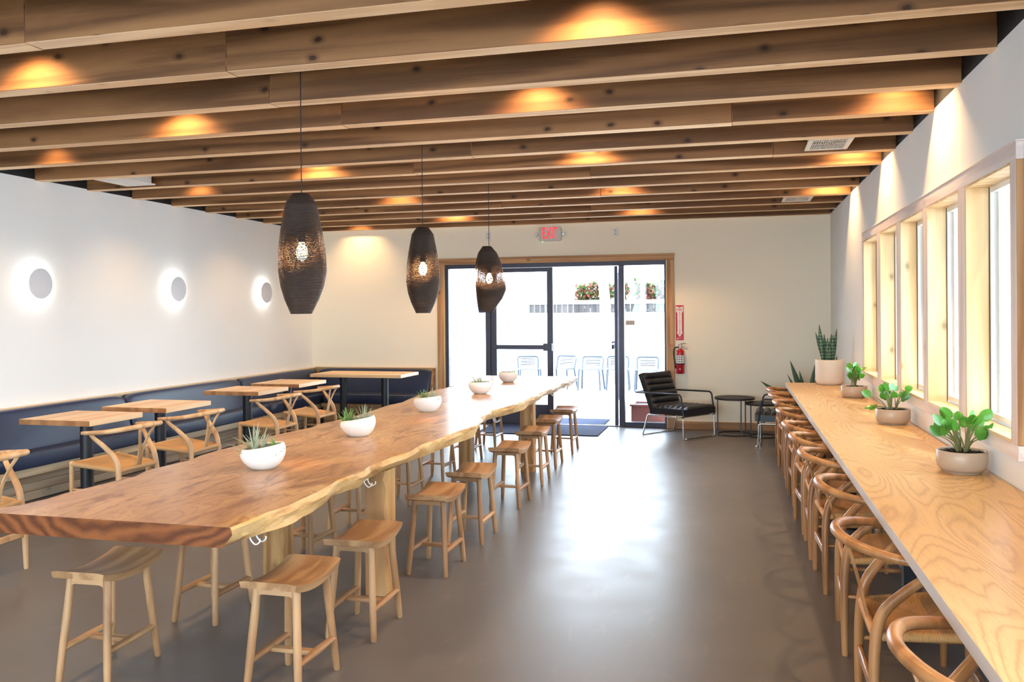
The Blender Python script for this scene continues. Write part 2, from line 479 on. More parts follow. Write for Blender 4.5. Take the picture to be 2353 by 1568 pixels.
def emit(name, col, st):
    t = NT(name); e = t.n('Emission'); e.inputs[0].default_value = col; e.inputs[1].default_value = st * .7
    t.link(e.outputs[0], t.out.inputs[0]); return t.m
M['exit_red'] = emit('lit_red_letters', rgb(255, 40, 50), 1.2)
M['bulb'] = emit('glowing_bulb', (1, 0.62, 0.26, 1), 60)
M['led'] = emit('led_ring', (1, 0.93, 0.82, 1), 13)
M['green_led'] = emit('green_led', (0.4, 1, 0.6, 1), 3)

def mat_mat():
    t = NT('ribbed_mat'); v = t.coords(rand=False)
    sp = t.n('SeparateXYZ', i_0=v)
    st = t.math('MULTIPLY_ADD', t.math('SINE', t.math('MULTIPLY', sp.outputs[0], 190.0)), 0.5, 0.5)
    sy = t.math('MULTIPLY_ADD', t.math('SINE', t.math('MULTIPLY', sp.outputs[1], 190.0)), 0.5, 0.5)
    f = t.math('MULTIPLY', st, sy)
    c = t.mix(f, rgb(36, 42, 60), rgb(70, 78, 104))
    t.bsdf(c, 0.9, 0, None, 0.08)
    return t.m
M['mat'] = mat_mat()

def shade_mat():
    """layers of dark corrugated card: thin horizontal slits between solid layers"""
    t = NT('layered_cardboard')
    tc = t.n('TexCoord').outputs['Object']
    sp = t.n('SeparateXYZ', i_0=tc)
    fz = t.math('FRACT', t.math('MULTIPLY', sp.outputs[2], 130.0))
    # slits widened around the bulb to build in its glow band; belt is tilted
    dz = t.math('ADD', t.math('SUBTRACT', sp.outputs[2], 0.335), t.math('MULTIPLY', sp.outputs[1], 0.32))
    op = t.math('POWER', 2.718, t.math('MULTIPLY', t.math('MULTIPLY', dz, dz), -120.0))
    slit = t.math('LESS_THAN', fz, t.math('MULTIPLY_ADD', op, 0.6, 0.06))
    n = t.noise(t.vmath('MULTIPLY', tc, (1, 1, 1.6)), 120, 2)
    slit = t.math('MULTIPLY', slit, t.math('GREATER_THAN', n, 0.44))
    h = t.math('MULTIPLY_ADD', t.math('SINE', t.math('MULTIPLY', sp.outputs[2], 817.0)), 0.5, 0.5)
    c = t.mix(t.noise(tc, 40, 3), rgb(40, 29, 24), rgb(66, 50, 41))
    b = t.bsdf(c, 0.55, 0, t.bump(h, 0.5, 0.004), 0.4)
    tr = t.n('BsdfTransparent')
    mx = t.n('MixShader'); t.set(mx, 0, slit)
    t.link(b.outputs[0], mx.inputs[1]); t.link(tr.outputs[0], mx.inputs[2]); t.link(mx.outputs[0], t.out.inputs[0])
    return t.m
M['shade'] = shade_mat()

def glass_mat():
    t = NT('clear_glass')
    tr = t.n('BsdfTransparent'); tr.inputs[0].default_value = (0.97, 0.985, 0.98, 1)
    gl = t.n('BsdfGlossy'); gl.inputs['Roughness'].default_value = 0.02
    fr = t.n('Fresnel'); fr.inputs[0].default_value = 1.45
    mx = t.n('MixShader'); t.set(mx, 0, t.math('MULTIPLY', fr.outputs[0], 0.8))
    t.link(tr.outputs[0], mx.inputs[1]); t.link(gl.outputs[0], mx.inputs[2]); t.link(mx.outputs[0], t.out.inputs[0])
    return t.m
M['glass'] = glass_mat()
M['patio'] = plain('pale_patio_concrete', rgb(206, 204, 200), 0.8, var=0.05, scale=4)
M['stucco'] = plain('white_stucco', rgb(236, 234, 230), 0.8, var=0.03, scale=8)
M['fence'] = wood('weathered_fence_board', rgb(56, 52, 51), rgb(32, 30, 30), 2, 0.05, 9, 0.8, 0.2, True, 0.25)
M['planter_wood'] = plain('red_brown_planter_wood', rgb(122, 62, 54), 0.6, var=0.15, scale=12)
M['pale_metal'] = plain('pale_blue_grey_metal', rgb(30, 40, 50), 0.4, 0.2)
M['hedge'] = leaf_mat('hedge_leaf_green', rgb(42, 72, 34), rgb(88, 112, 58), 0.5, 0.3)
M['hedge_red'] = leaf_mat('hedge_leaf_red', rgb(120, 58, 50), rgb(156, 96, 80), 0.5, 0.3)
M['trunk'] = plain('pale_bark', rgb(214, 208, 200), 0.8, var=0.1)
M['car_paint'] = plain('pale_car_paint', rgb(210, 216, 224), 0.25, 0.1)
M['car_glass'] = plain('dark_car_glass', rgb(90, 102, 120), 0.1)
M['blue_cloth'] = plain('blue_canvas', rgb(92, 110, 150), 0.7)

# ------------------------------------------------------------------ dimensions of the room
XL, XR, YB, HC = -5.863, 1.162, 11.177, 2.69
YF = -3.2            # wall behind the camera
Y0, DY, BT = 3.0475, 0.6201, 0.105
TOP = 2.98
FL = MB().box(XL - .2, XR + .2, YF - .2, YB + .16, -.08, 0).build('floor', M['floor']); struct(FL)
CE = MB().box(XL - .2, XR + .2, YF - .2, YB + .2, TOP, TOP + .08).build('ceiling', M['black_paint']); struct(CE)
# left wall
w = MB(); w.box(XL - .16, XL, YF, YB + .15, 0, HC + .012, 0); w.box(XL - .16, XL, YF, YB + .15, HC + .012, TOP, 1)
struct(w.build('wall_left', [M['wall_white'], M['black_paint']]))
# right wall with five window openings
WIN = [(4.009, 4.739), (4.877, 5.622), (5.730, 6.473), (6.608, 7.318), (7.479, 8.215)]
WZ0, WZ1 = 0.957, 2.130
w = MB()
XO = XR + .16
w.box(XR, XO, YF, YB + .15, 0, WZ0, 0); w.box(XR, XO, YF, YB + .15, WZ1, HC + .012, 0); w.box(XR, XO, YF, YB + .15, HC + .012, TOP, 1)
WX = (-2.7, 2.45)  # unseen extra opening behind the camera, added for more daylight inside
ys = [YF] + [q for a in [WX] + WIN for q in a] + [YB + .15]
for a, b in zip(ys[0::2], ys[1::2]): w.box(XR, XO, a, b, WZ0, WZ1, 0)
struct(w.build('wall_right', [M['wall_white'], M['black_paint']]))
# back wall with the storefront opening
DX0, DX1, DZ = -3.86, -0.825, 2.175
w = MB()
w.box(XL, DX0, YB, YB + .15, 0, HC + .012, 0); w.box(DX1, XR, YB, YB + .15, 0, HC + .012, 0); w.box(DX0, DX1, YB, YB + .15, DZ, HC + .012, 0)
w.box(XL, XR, YB, YB + .15, HC + .012, TOP, 1)
struct(w.build('wall_back', [M['wall_warm_lit'], M['black_paint']]))
# wall behind the camera: unseen, its two big glazed openings added to let in daylight
w = MB()
FO = [(-5.7, -2.45), (-2.3, 1.0)]
fx = [XL] + [q for a in FO for q in a] + [XR]
for a, b in zip(fx[0::2], fx[1::2]): w.box(a, b, YF - .15, YF, 0.35, 2.5, 0)
w.box(XL, XR, YF - .15, YF, 0, .35, 0); w.box(XL, XR, YF - .15, YF, 2.5, TOP, 0)
struct(w.build('wall_front', M['wall_white']))
for i, (a, b) in enumerate(FO):
    g = MB()
    for q in ((a, a + .06), (b - .06, b), ((a + b) / 2 - .03, (a + b) / 2 + .03)): g.box(q[0], q[1], YF - .11, YF - .04, .35, 2.5, 0)
    g.box(a, b, YF - .11, YF - .04, .35, .41, 0); g.box(a, b, YF - .11, YF - .04, 2.44, 2.5, 0)
    fr = struct(g.build('window_%d' % (6 + i), M['dark_alu']))
    MB().box(a + .06, b - .06, YF - .08, YF - .07, .41, 2.44).build('pane', M['glass'], fr)

# ------------------------------------------------------------------ beams
joints = {0: [-2.95], 1: [-2.37], 2: [-2.5], 3: [-2.36], 4: [0.0], 5: [-1.9], 6: [-2.6, 0.3], 7: [-1.2], 8: [-3.0], 9: [-1.3], 10: [-2.5], 11: [-1.6], 12: [-2.2], 13: [-1.9]}
bi = 1
for k in range(-9, 14):
    y = Y0 + DY * k
    if y + BT > YB: BTk = YB - y - .001
    else: BTk = BT
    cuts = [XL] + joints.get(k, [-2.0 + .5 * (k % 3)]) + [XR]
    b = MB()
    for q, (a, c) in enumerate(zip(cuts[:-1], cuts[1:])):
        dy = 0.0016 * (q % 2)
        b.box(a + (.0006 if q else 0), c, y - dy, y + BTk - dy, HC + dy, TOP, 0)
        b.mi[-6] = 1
    o = struct(b.build('trim_%d' % bi, [M['beam'], M['beam_under_lit']], bevel=0.004)); bi += 1
    o.name = 'ceiling_beam' if k == -9 else 'ceiling_beam.%03d' % (k + 9)

# ------------------------------------------------------------------ window trim, reveals, windows on the right wall
XT = XR - .03
tr = MB(); tr.box(XT, XR, 3.935, 8.30, WZ1, 2.203, 0); tr.box(XT - .004, XR, 3.93, 8.305, 2.203, 2.211, 0)
struct(tr.build('trim_1', M['rough_glare_h'], bevel=.002))
tr = MB(); tr.box(XT, XR, 3.925, 8.31, .883, WZ0 - .012, 0)
struct(tr.build('trim_2', M['rough_glare_h'], bevel=.002))
def upright(n, y0, y1):
    # rough-sawn room face paled to carry the glare; planed cedar edges keep their colour
    m = MB()
    m.box(XT, XR, y0, y1, WZ0 - .012, WZ1, 1)
    m.mi[-6 + 5] = 0
    return struct(m.build('trim_%d' % n, [M['rough'], M['trim_v']], bevel=.002))
edges = [3.935] + [q for a in WIN for q in a] + [8.30]
for i, (a, b) in enumerate(zip(edges[0::2], edges[1::2])): upright(3 + i, a, b)
for i, (a, b) in enumerate(WIN):
    fr = MB()
    X0, X1 = XR + .078, XR + .15
    f = .03
    fr.box(X0, X1, a, a + f, WZ0 + .01, WZ1 - .01); fr.box(X0, X1, b - f, b, WZ0 + .01, WZ1 - .01)
    fr.box(X0, X1, a + f, b - f, WZ0 + .01, WZ0 + .01 + f); fr.box(X0, X1, a + f, b - f, WZ1 - .01 - f, WZ1 - .01)
    # inner sash bead
    g = f + .03
    fr.box(X0 + .028, X1 - .004, a + f, a + g, WZ0 + .01 + f, WZ1 - .01 - f); fr.box(X0 + .028, X1 - .004, b - g, b - f, WZ0 + .01 + f, WZ1 - .01 - f)
    w = struct(fr.build('window_%d' % (i + 1), M['white_vinyl'], bevel=.003))
    MB().box(X0 + .052, X0 + .058, a + g, b - g, WZ0 + .055, WZ1 - .055).build('pane', M['glass'], w)
    rv = MB()
    rv.box(XT + .001, X0, a, a + .012, WZ0, WZ1, 0); rv.box(XT + .001, X0, b - .012, b, WZ0, WZ1, 0)
    rv.box(XT + .001, X0, a + .012, b - .012, WZ1 - .012, WZ1, 0)
    rv.build('reveal_lining', M['reveal'], w, bevel=.001)
    MB().box(XT - .002, X0, a, b, WZ0 - .012, WZ0 + .003).build('sill_board', M['sill'], w, bevel=.002)
    gs = MB(); gs.box(X0 - .003, X0, a + .012, a + .016, WZ0, WZ1); gs.box(X0 - .003, X0, b - .016, b - .012, WZ0, WZ1)
    gs.build('gasket', M['black_metal'], w)

m = MB()
for q in range(6):
    yy = WX[0] + (WX[1] - WX[0] - .06) * q / 5; m.box(XR + .05, XR + .12, yy, yy + .06, WZ0, WZ1)
m.box(XR + .05, XR + .12, *WX, WZ0, WZ0 + .05); m.box(XR + .05, XR + .12, *WX, WZ1 - .05, WZ1)
w = struct(m.build('window_8', M['white_vinyl'])); MB().box(XR + .08, XR + .086, *WX, WZ0 + .05, WZ1 - .05).build('pane', M['glass'], w)  # unseen window group added to brighten the room
# ------------------------------------------------------------------ storefront on the back wall
st = MB()
YD0, YD1 = YB + .02, YB + .12
A = M['dark_alu']
st.box(DX0, DX0 + .055, YD0, YD1, 0, DZ); st.box(DX1 - .04, DX1, YD0, YD1, 0, DZ)
st.box(DX0 + .055, DX1 - .04, YD0, YD1, DZ - .055, DZ)
st.box(-3.275, -3.206, YD0, YD1, 0, DZ - .055)
st.box(-1.455, -1.385, YD0, YD1, 0, DZ - .055)
st.box(-1.385, DX1 - .04, YD0, YD1, 0, .065); st.box(DX0 + .055, -3.275, YD0, YD1, 0, .065)
st.box(-3.215, -1.455, YD0 + .01, YD1 - .01, 0, .012)
door = struct(st.build('door_1', A, bevel=.003))
MB().box(DX0 + .055, -3.275, YB + .07, YB + .078, .065, DZ - .055).build('pane', M['glass'], door)
MB().box(-1.385, DX1 - .04, YB + .07, YB + .078, .065, DZ - .055).build('pane', M['glass'], door)
def door_leaf(n, hinge, ang, wdt, flip, hdl):
    """glazed aluminium leaf; local x runs from the hinge"""
    root = bpy.data.objects.new('door_%d' % n, None); C.objects.link(root); root['kind'] = 'structure'
    root.location = hinge; root.rotation_euler = (0, 0, ang)
    m = MB(); h = DZ - .058
    m.box(.0, .085, -.022, .022, .012, h); m.box(wdt - .085, wdt - .005, -.022, .022, .012, h)
    m.box(.085, wdt - .085, -.022, .022, .012, .27); m.box(.085, wdt - .085, -.022, .022, h - .058, h)
    m.build('leaf_frame', M['dark_alu'], root, bevel=.003)
    MB().box(.085, wdt - .085, -.004, .004, .27, h - .058).build('pane', M['glass'], root)
    s = flip
    m = MB(); m.box(.05, wdt - .03, min(s * .03, s * .065), max(s * .03, s * .065), 1.015, 1.075); m.box(wdt - .13, wdt - .01, min(s * .022, s * .08), max(s * .022, s * .08), .995, 1.095)
    m.build('push_bar', M['dark_alu'], root, bevel=.004)
    m = MB(); m.tube(fillet([(wdt - .05, -s * .022, .86), (wdt - .05, -s * .085, .86), (wdt - .05, -s * .085, 1.23), (wdt - .05, -s * .022, 1.23)], .03), .0105, 10)
    m.build('pull_handle', M['steel'], root)
    return root
door_leaf(2, (-3.212, YB + .07, 0), 0.0, .875, -1, 1)
door_leaf(3, (-1.50, YB + .10, 0), math.radians(96.5), .875, 1, 1)
# a mullion post between the two leaves' meeting line is not built: the double doorway is open on one side
# small metal fittings seen on the glass door and its frame
tp = MB(); tp.box(-1.372, -1.25, YB + .055, YB + .0695, 1.335, 1.40); pl = tag(tp.build('door_sign', M['grey_plastic'], bevel=.002), 'small beige plate with dark lettering on the narrow glass pane beside the open door', 'sign')
lt = MB()
for q in range(6):
    x = -1.356 + q * .0165
    lt.box(x, x + .003, YB + .053, YB + .055, 1.352, 1.383); 
    if q % 2 == 0: lt.box(x, x + .011, YB + .053, YB + .055, 1.379, 1.383); lt.box(x, x + .011, YB + .053, YB + .055, 1.352, 1.356)
    else: lt.box(x + .008, x + .011, YB + .053, YB + .055, 1.352, 1.383); lt.box(x, x + .011, YB + .053, YB + .055, 1.366, 1.369)
lt.build('lettering', M['ink'], pl)
# wood trim around the storefront
tr = MB(); tr.box(DX0 - .09, DX0, YB - .03, YB, 0, DZ, 0); struct(tr.build('trim_9', M['trim_v'], bevel=.003))
tr = MB(); tr.box(DX1, DX1 + .09, YB - .03, YB, 0, DZ, 0); struct(tr.build('trim_10', M['trim_v'], bevel=.003))
tr = MB(); tr.box(DX0 - .09, DX1 + .09, YB - .03, YB, DZ, DZ + .06, 0); tr.box(DX0 - .1, DX1 + .1, YB - .042, YB, DZ + .06, DZ + .085, 0)
struct(tr.build('trim_11', M['trim'], bevel=.003))
# inner reveal of the opening
rv = MB(); rv.box(DX0, DX0 + .012, YB - .03, YD0, 0, DZ); rv.box(DX1 - .012, DX1, YB - .03, YD0, 0, DZ)
struct(rv.build('trim_12', M['reveal']))
bb = MB(); bb.box(DX1 + .09, XR, YB - .018, YB, 0, .1); struct(bb.build('baseboard_back', M['trim'], bevel=.003))
bb = MB(); bb.box(XR - .018, XR, 9.55, YB - .018, 0, .1); struct(bb.build('baseboard_right', M['wall_white'], bevel=.003))

# ------------------------------------------------------------------ banquettes
def cushion(m, x0, x1, y0, y1, z0, z1, puff=.012, n=7, mi=0):
    """a padded block: rounded box grown from a superellipse cross-section in every direction"""
    cx, cy, cz = (x0 + x1) / 2, (y0 + y1) / 2, (z0 + z1) / 2
    hx, hy, hz = (x1 - x0) / 2, (y1 - y0) / 2, (z1 - z0) / 2
    def fn(u, v):
        th = 2 * PI * u; ph = -PI / 2 + PI * v
        e = .22
        def sg(c, p): return math.copysign(abs(c) ** p, c)
        r = sg(math.cos(ph), e)
        return (cx + hx * r * sg(math.cos(th), e), cy + hy * r * sg(math.sin(th), e), cz + hz * sg(math.sin(ph), e))
    m.grid(fn, 40, 17, mi, True)
BQ = thing('banquette', 'long navy upholstered bench along the white wall with round sconces', 'bench', (XL, 0, 0))
m = MB()
for q in range(3): m.box(.05, .283, 1.5, YB - .004, .006 + q * .072, .075 + q * .072)
m.build('base_panel', M['plank'], BQ, bevel=.002)
MB().box(.05, .37, 1.5, YB - .004, .222, .285).build('base_trim', M['light_wood'], BQ, bevel=.003)
MB().box(.004, .05, 1.5, YB - .004, .0, .735).build('back_board', M['light_wood'], BQ)
MB().box(.004, .075, 1.5, YB - .004, .735, .75).build('cap_rail', M['light_wood'], BQ, bevel=.003)
for a in range(5):
    y0 = 1.1 + 2.0 * a; y1 = y0 + 1.985
    y0 = max(y0, 1.5); y1 = min(y1, YB - .21)
    m = MB(); cushion(m, 0, .095, y0, y1, 0, .345)
    o = m.build('back_cushion', M['navy'], BQ, sharp=80); o.location = (.05, 0, .40); 
    # the pad leans back: shear its foot towards the room
    for v in o.data.vertices: v.co.x += (1 - v.co.z / .345) * .10
for a in range(5):
    y0 = 1.38 + 2.0 * a; y1 = y0 + 1.99
    y0 = max(y0, 1.5); y1 = min(y1, YB - .17)
    m = MB(); cushion(m, .12, .40, y0, y1, .285, .415)
    m.build('seat_cushion', M['navy'], BQ, sharp=80)
BB = thing('banquette', 'short navy bench along the warm-lit back wall, ending by the glass doors', 'bench', (0, YB, 0))
xa, xb = XL + .42, -4.02
m = MB()
for q in range(4): m.box(xa, xb, -.50, -.06, .004 + q * .062, .063 + q * .062)
m.build('base_panel', M['plank_x'], BB, bevel=.002)
MB().box(xa, xb, -.56, -.05, .255, .30).build('seat_board', M['plank_x'], BB, bevel=.003)
m = MB(); m.box(XL + .08, xb, -.05, -.004, 0.3, .745); m.build('back_board', M['light_wood_x'], BB)
MB().box(XL + .08, xb + .03, -.075, -.004, .745, .76).build('cap_rail', M['light_wood_x'], BB, bevel=.003)
m = MB(); m.prism([(-.2, .30), (-.004, .30), (-.004, .745), (-.075, .745)], xb, xb + .03, M=Matrix(((0, 0, 1, 0), (1, 0, 0, 0), (0, 1, 0, 0), (0, 0, 0, 1)))); m.build('end_panel', M['plank_x'], BB)
m = MB(); cushion(m, XL + .16, xb, -.13, -.05, 0, .33)
o = m.build('back_cushion', M['navy'], BB, sharp=80); o.location = (0, 0, .41)
for v in o.data.vertices: v.co.y -= (1 - v.co.z / .33) * .07
m = MB(); cushion(m, xa + .0, xb, -.58, -.15, .30, .43); m.build('seat_cushion', M['navy'], BB, sharp=80)

# ------------------------------------------------------------------ bistro tables
def bistro(x0, x1, y0, y1, posts, label, long=False):
    cx, cy = (x0 + x1) / 2, (y0 + y1) / 2
    t = thing('bistro_table', label, 'table', (cx, cy, 0), 0, 'pale wood tables along the banquettes')
    m = MB(); m.box(x0 - cx, x1 - cx, y0 - cy, y1 - cy, .71, .75, 0)
    n = len(m.mi)
    if not long: m.mi[n - 6 + 2] = 1; m.mi[n - 6 + 4] = 1
    m.build('table_top', [M['bistro_x'] if long else M['bistro'], M['bistro_end']], t, bevel=.002)
    for px in posts:
        m = MB(); m.lathe([(.046, .03), (.046, .70)], 24, (px - cx, 0, 0), capb=True, capt=True); m.build('post', M['black_metal'], t)
        m = MB(); m.box(px - cx - .1, px - cx + .1, -.1, .1, .699, .709); m.build('top_plate', M['black_metal'], t)
        m = MB(); m.lathe([(.001, .0), (.22, .0), (.22, .008), (.06, .03), (.001, .032)], 32, (px - cx, 0, 0)); m.build('base', M['black_metal'], t)
    return t
ords = ['first', 'second', 'third', 'fourth', 'fifth', 'sixth', 'seventh', 'eighth', 'ninth', 'tenth']
bistro(-5.13, -4.51, 5.21, 5.785, [-4.785], 'square pale wood table furthest from the back wall, on one black post')
bistro(-5.125, -4.50, 6.06, 6.68, [-4.79], 'square pale wood table, third from the back wall, on one black post')
bistro(-5.15, -4.535, 7.52, 8.11, [-4.838], 'square pale wood table, second from the back wall, on one black post')
bistro(-5.165, -4.575, 8.41, 9.05, [-4.893], 'square pale wood table next to the long table, on one black post')
bistro(-5.22, -3.985, 9.88, 10.50, [-4.908, -4.328], 'long pale wood table on two black posts by the back bench', True)

# ------------------------------------------------------------------ wishbone chairs
def seat_mesh():
    m = MB()
    def top(u, v):
        y = -.158 + .375 * v
        hw = .185 + .048 * v
        x = (2 * u - 1) * hw
        z = .405 + .042 * v - .012 * (1 - (2 * u - 1) ** 2) * (1 - (2 * v - 1) ** 2)
        return (x, y, z)
    n = 17
    N = 20
    prof = []
    # closed rounded pad: top grid, rolled edges, bottom grid
    m.grid(lambda u, v: (lambda p: (p[0], p[1], p[2] + .012))(top(u, v)), n, n)
    m.grid(lambda u, v: (lambda p: (p[0], p[1], p[2] - .014))(top(1 - u, v)), n, n)
    rim = [top(i / N, 0) for i in range(N)] + [top(1, i / N) for i in range(N)] + [top(1 - i / N, 1) for i in range(N)] + [top(0, 1 - i / N) for i in range(N)]
    m.tube([Vector(p) for p in rim], .0165, 10, closed=True)
    return m
def wishbone(label, wd, cord, first_group):
    t = thing('wishbone_chair', label, 'chair', (0, 0, 0), 0, first_group)
    seat_mesh().build('seat', cord, t, sharp=60)
    rail_pts = [(-.272, .085, .679), (-.277, .0, .684), (-.252, -.115, .692), (-.165, -.222, .708), (0, -.266, .716)]
    rail_pts = rail_pts + [(-x, y, z) for x, y, z in reversed(rail_pts[:-1])]
    rr = [.0125, .0145, .0165, .018, .019, .018, .0165, .0145, .0125]
    m = MB(); m.tube(spline(rail_pts, 6), lerpl(rr, 6), 12); m.build('top_rail', wd, t, sharp=60)
    for s in (-1, 1):
        m = MB()
        pts = [(.222, -.165, 0), (.212, -.166, .2), (.197, -.160, .38), (.198, -.135, .49), (.222, -.06, .58), (.25, .0, .64), (.262, .025, .676)]
        m.tube(spline([(s * x, y, z) for x, y, z in pts], 5), lerpl([.0135, .0175, .0195, .0195, .0175, .0145, .012], 5), 12)
        m.build('rear_leg', wd, t, sharp=60)
    for s in (-1, 1):
        m = MB(); m.tube(spline([(s * .222, .225, 0), (s * .226, .222, .25), (s * .228, .218, .44), (s * .228, .218, .468)], 4), lerpl([.0125, .0165, .0185, .012], 4), 12)
        m.build('front_leg', wd, t, sharp=60)
    # Y-shaped back splat, about 9 mm thick
    m = MB()
    def strip(pts, ws, th=.0095):
        P = [Vector(p) for p in pts]; n = len(P)
        vs = []
        for i in range(n):
            d = (P[min(i + 1, n - 1)] - P[max(i - 1, 0)]).normalized()
            sx = Vector((1, 0, 0)); sx = (sx - d * sx.dot(d)).normalized(); nr = d.cross(sx)
            w = ws[i] / 2
            vs += [P[i] + sx * w + nr * th / 2, P[i] - sx * w + nr * th / 2, P[i] - sx * w - nr * th / 2, P[i] + sx * w - nr * th / 2]
        fs = [(3, 2, 1, 0), tuple((n - 1) * 4 + k for k in range(4))]
        for i in range(n - 1):
            for k in range(4): fs.append((i * 4 + k, i * 4 + (k + 1) % 4, i * 4 + 4 + (k + 1) % 4, i * 4 + 4 + k))
        m.add(vs, fs)
    strip([(0, -.158, .40), (0, -.172, .46), (0, -.186, .525)], [.052, .050, .046])
    for s in (-1, 1): strip([(s * .0115, -.184, .515), (s * .022, -.198, .57), (s * .052, -.222, .65), (s * .082, -.25, .713)], [.023, .021, .02, .022])
    m.build('back_splat', wd, t, sharp=50)
    for s in (-1, 1):
        m = MB(); m.tube(spline([(s * .209, -.163, .255), (s * .222, .03, .26), (s * .226, .222, .265)], 4), [.007, .0085, .01, .0105, .011, .0105, .01, .0085, .007], 8)
        m.build('side_stretcher', wd, t, sharp=60)
    m = MB(); m.box(-.214, .214, .211, .231, .15, .195); m.build('front_stretcher', wd, t, bevel=.006)
    m = MB(); m.box(-.2, .2, -.174, -.156, .195, .235); m.build('rear_stretcher', wd, t, bevel=.006)
    return t
# window-bar chairs face +x (towards the window)
bar_spots = [(9.05, .31), (8.45, .31), (7.81, .32), (7.14, .32), (6.29, .32), (5.68, .33), (5.04, .34), (4.19, .355), (3.29, .335), (2.19, .35)]
rots = [0, 2, -2, 1, 3, -1, 2, -3, -1, 2]
proto = None
for i, ((y, ax), rz) in enumerate(zip(bar_spots, rots)):
    lab = 'oak wishbone chair at the window bar, %s from the tall white pot end' % ords[i]
    g = 'wishbone chairs at the window bar'
    if proto is None:
        proto = wishbone(lab, M['bar_oak'], M['cord'], g); c = proto
    else:
        c = copy_tree(proto); c['label'] = lab
    c.location = (ax + .285, y, 0); c.rotation_euler = (0, 0, -PI / 2 + math.radians(rz))
# banquette-side chairs face -x
bs = [(-4.10, 5.37, -2, 'pale wishbone chair pushed to the square table furthest from the back wall'),
      (-4.11, 6.20, 1, 'pale wishbone chair at the third square table from the back wall'),
      (-4.16, 7.62, 2, 'pale wishbone chair at the second square table from the back wall'),
      (-4.19, 8.54, 0, 'pale wishbone chair at the square table next to the long table'),
      (-3.98, 3.99, 3, 'pale wishbone chair cut off by the picture edge beside the slab table')]
proto2 = None
for (ax, y, rz, lab) in bs:
    if proto2 is None:
        proto2 = wishbone(lab, M['pale_oak'], M['cord_pale'], 'wishbone chairs along the long banquette'); c = proto2
    else:
        c = copy_tree(proto2); c['label'] = lab
    c.location = (ax - .285, y, 0); c.rotation_euler = (0, 0, PI / 2 + math.radians(rz))

# ------------------------------------------------------------------ saddle stools
def stool(label):
    t = thing('saddle_stool', label, 'stool', (0, 0, 0), 0, 'oak saddle stools tucked under the slab table')
    m = MB()
    hx, hy = .1235, .193
    def zt(y): return .442 + .03 * (y / hy) ** 2
    nv = 17; nu = 9
    def topf(u, v):
        y = -hy + 2 * hy * v; x = (2 * u - 1) * hx
        e = max(0, abs(2 * u - 1) - .9) / .1
        return (x, y, zt(y) - .004 * e * e)
    def botf(u, v):
        y = -hy + 2 * hy * v; x = -(2 * u - 1) * (hx - .006)
        return (x, y * .985, zt(y) - .034 + .004 * (y / hy) ** 2)
    T = [[topf(i / (nu - 1), j / (nv - 1)) for i in range(nu)] for j in range(nv)]
    B = [[botf(1 - i / (nu - 1), j / (nv - 1)) for i in range(nu)] for j in range(nv)]
    m.grid(lambda u, v: T[round(v * (nv - 1))][round(u * (nu - 1))], nu, nv)
    m.grid(lambda u, v: B[round(v * (nv - 1))][nu - 1 - round(u * (nu - 1))], nu, nv)
    rt = [T[0][i] for i in range(nu)] + [T[j][nu - 1] for j in range(1, nv)] + [T[nv - 1][i] for i in range(nu - 2, -1, -1)] + [T[j][0] for j in range(nv - 2, 0, -1)]
    rb = [B[0][i] for i in range(nu)] + [B[j][nu - 1] for j in range(1, nv)] + [B[nv - 1][i] for i in range(nu - 2, -1, -1)] + [B[j][0] for j in range(nv - 2, 0, -1)]
    n = len(rt)
    m.add(rt + rb, [(i, n + i, n + (i + 1) % n, (i + 1) % n) for i in range(n)])
    m.build('seat', M['oak'], t, sharp=35)
    L = {}
    for sx in (-1, 1):
        for sy in (-1, 1):
            a = Vector((sx * .085, sy * .122, .425)); b = Vector((sx * .1145, sy * .166, 0))
            m = MB(); m.tube([a + (b - a) * q for q in (0, .12, .35, .6, .85, .985, 1)], [.018, .0165, .0165, .0165, .015, .0135, .011], 12)
            m.build('leg', M['oak_z'], t, sharp=60); L[sx, sy] = (a, b)
    def at(k, z):
        a, b = L[k]; return a + (b - a) * ((a.z - z) / a.z)
    for sx in (-1, 1):
        p, q = at((sx, -1), .14), at((sx, 1), .14)
        m = MB(); m.tube([p + (q - p) * k for k in (0, .06, .14, .5, .86, .94, 1)], [.016, .0165, .0155, .0185, .0155, .0165, .016], 12, flat=.8)
        m.build('side_stretcher', M['oak'], t, sharp=60)
    p, q = at((-1, -1), .135), at((1, -1), .135)
    m = MB(); m.box(p.x, q.x, -.02, .02, .128, .146); m.build('cross_stretcher', M['oak_x'], t, bevel=.004)
    for sy in (-1, 1):
        p, q = at((-1, sy), .41), at((1, sy), .41)
        zt0 = .44 - .02
        prof = [(p.x, .437), (p.x + .004, .392)] + [(p.x + .012 + .02 * (1 - math.cos(k * PI / 8)), .392 + .012 * math.sin(k * PI / 8)) for k in range(1, 5)]
        poly = prof + [(-x, z) for x, z in reversed(prof)]
        m = MB(); m.prism(poly, -.012, .012, M=Matrix(((1, 0, 0, 0), (0, 0, 1, p.y), (0, 1, 0, 0), (0, 0, 0, 1)))); m.build('apron', M['oak_x'], t, sharp=30)
    return t
R_ST = [(-1.755, 3.155, 0), (-1.727, 3.80, 1), (-1.713, 4.79, -.5), (-1.71, 5.495, 0), (-1.716, 6.535, -1), (-1.746, 7.455, 1), (-1.795, 8.30, 0), (-1.79, 9.165, 0)]
L_ST = [(-2.59, 3.10, 2), (-2.563, 3.82, 0), (-2.575, 4.82, 0), (-2.58, 5.51, 1), (-2.593, 6.47, 0), (-2.63, 7.39, -1), (-2.665, 8.37, 0), (-2.67, 9.25, 0)]
proto3 = None
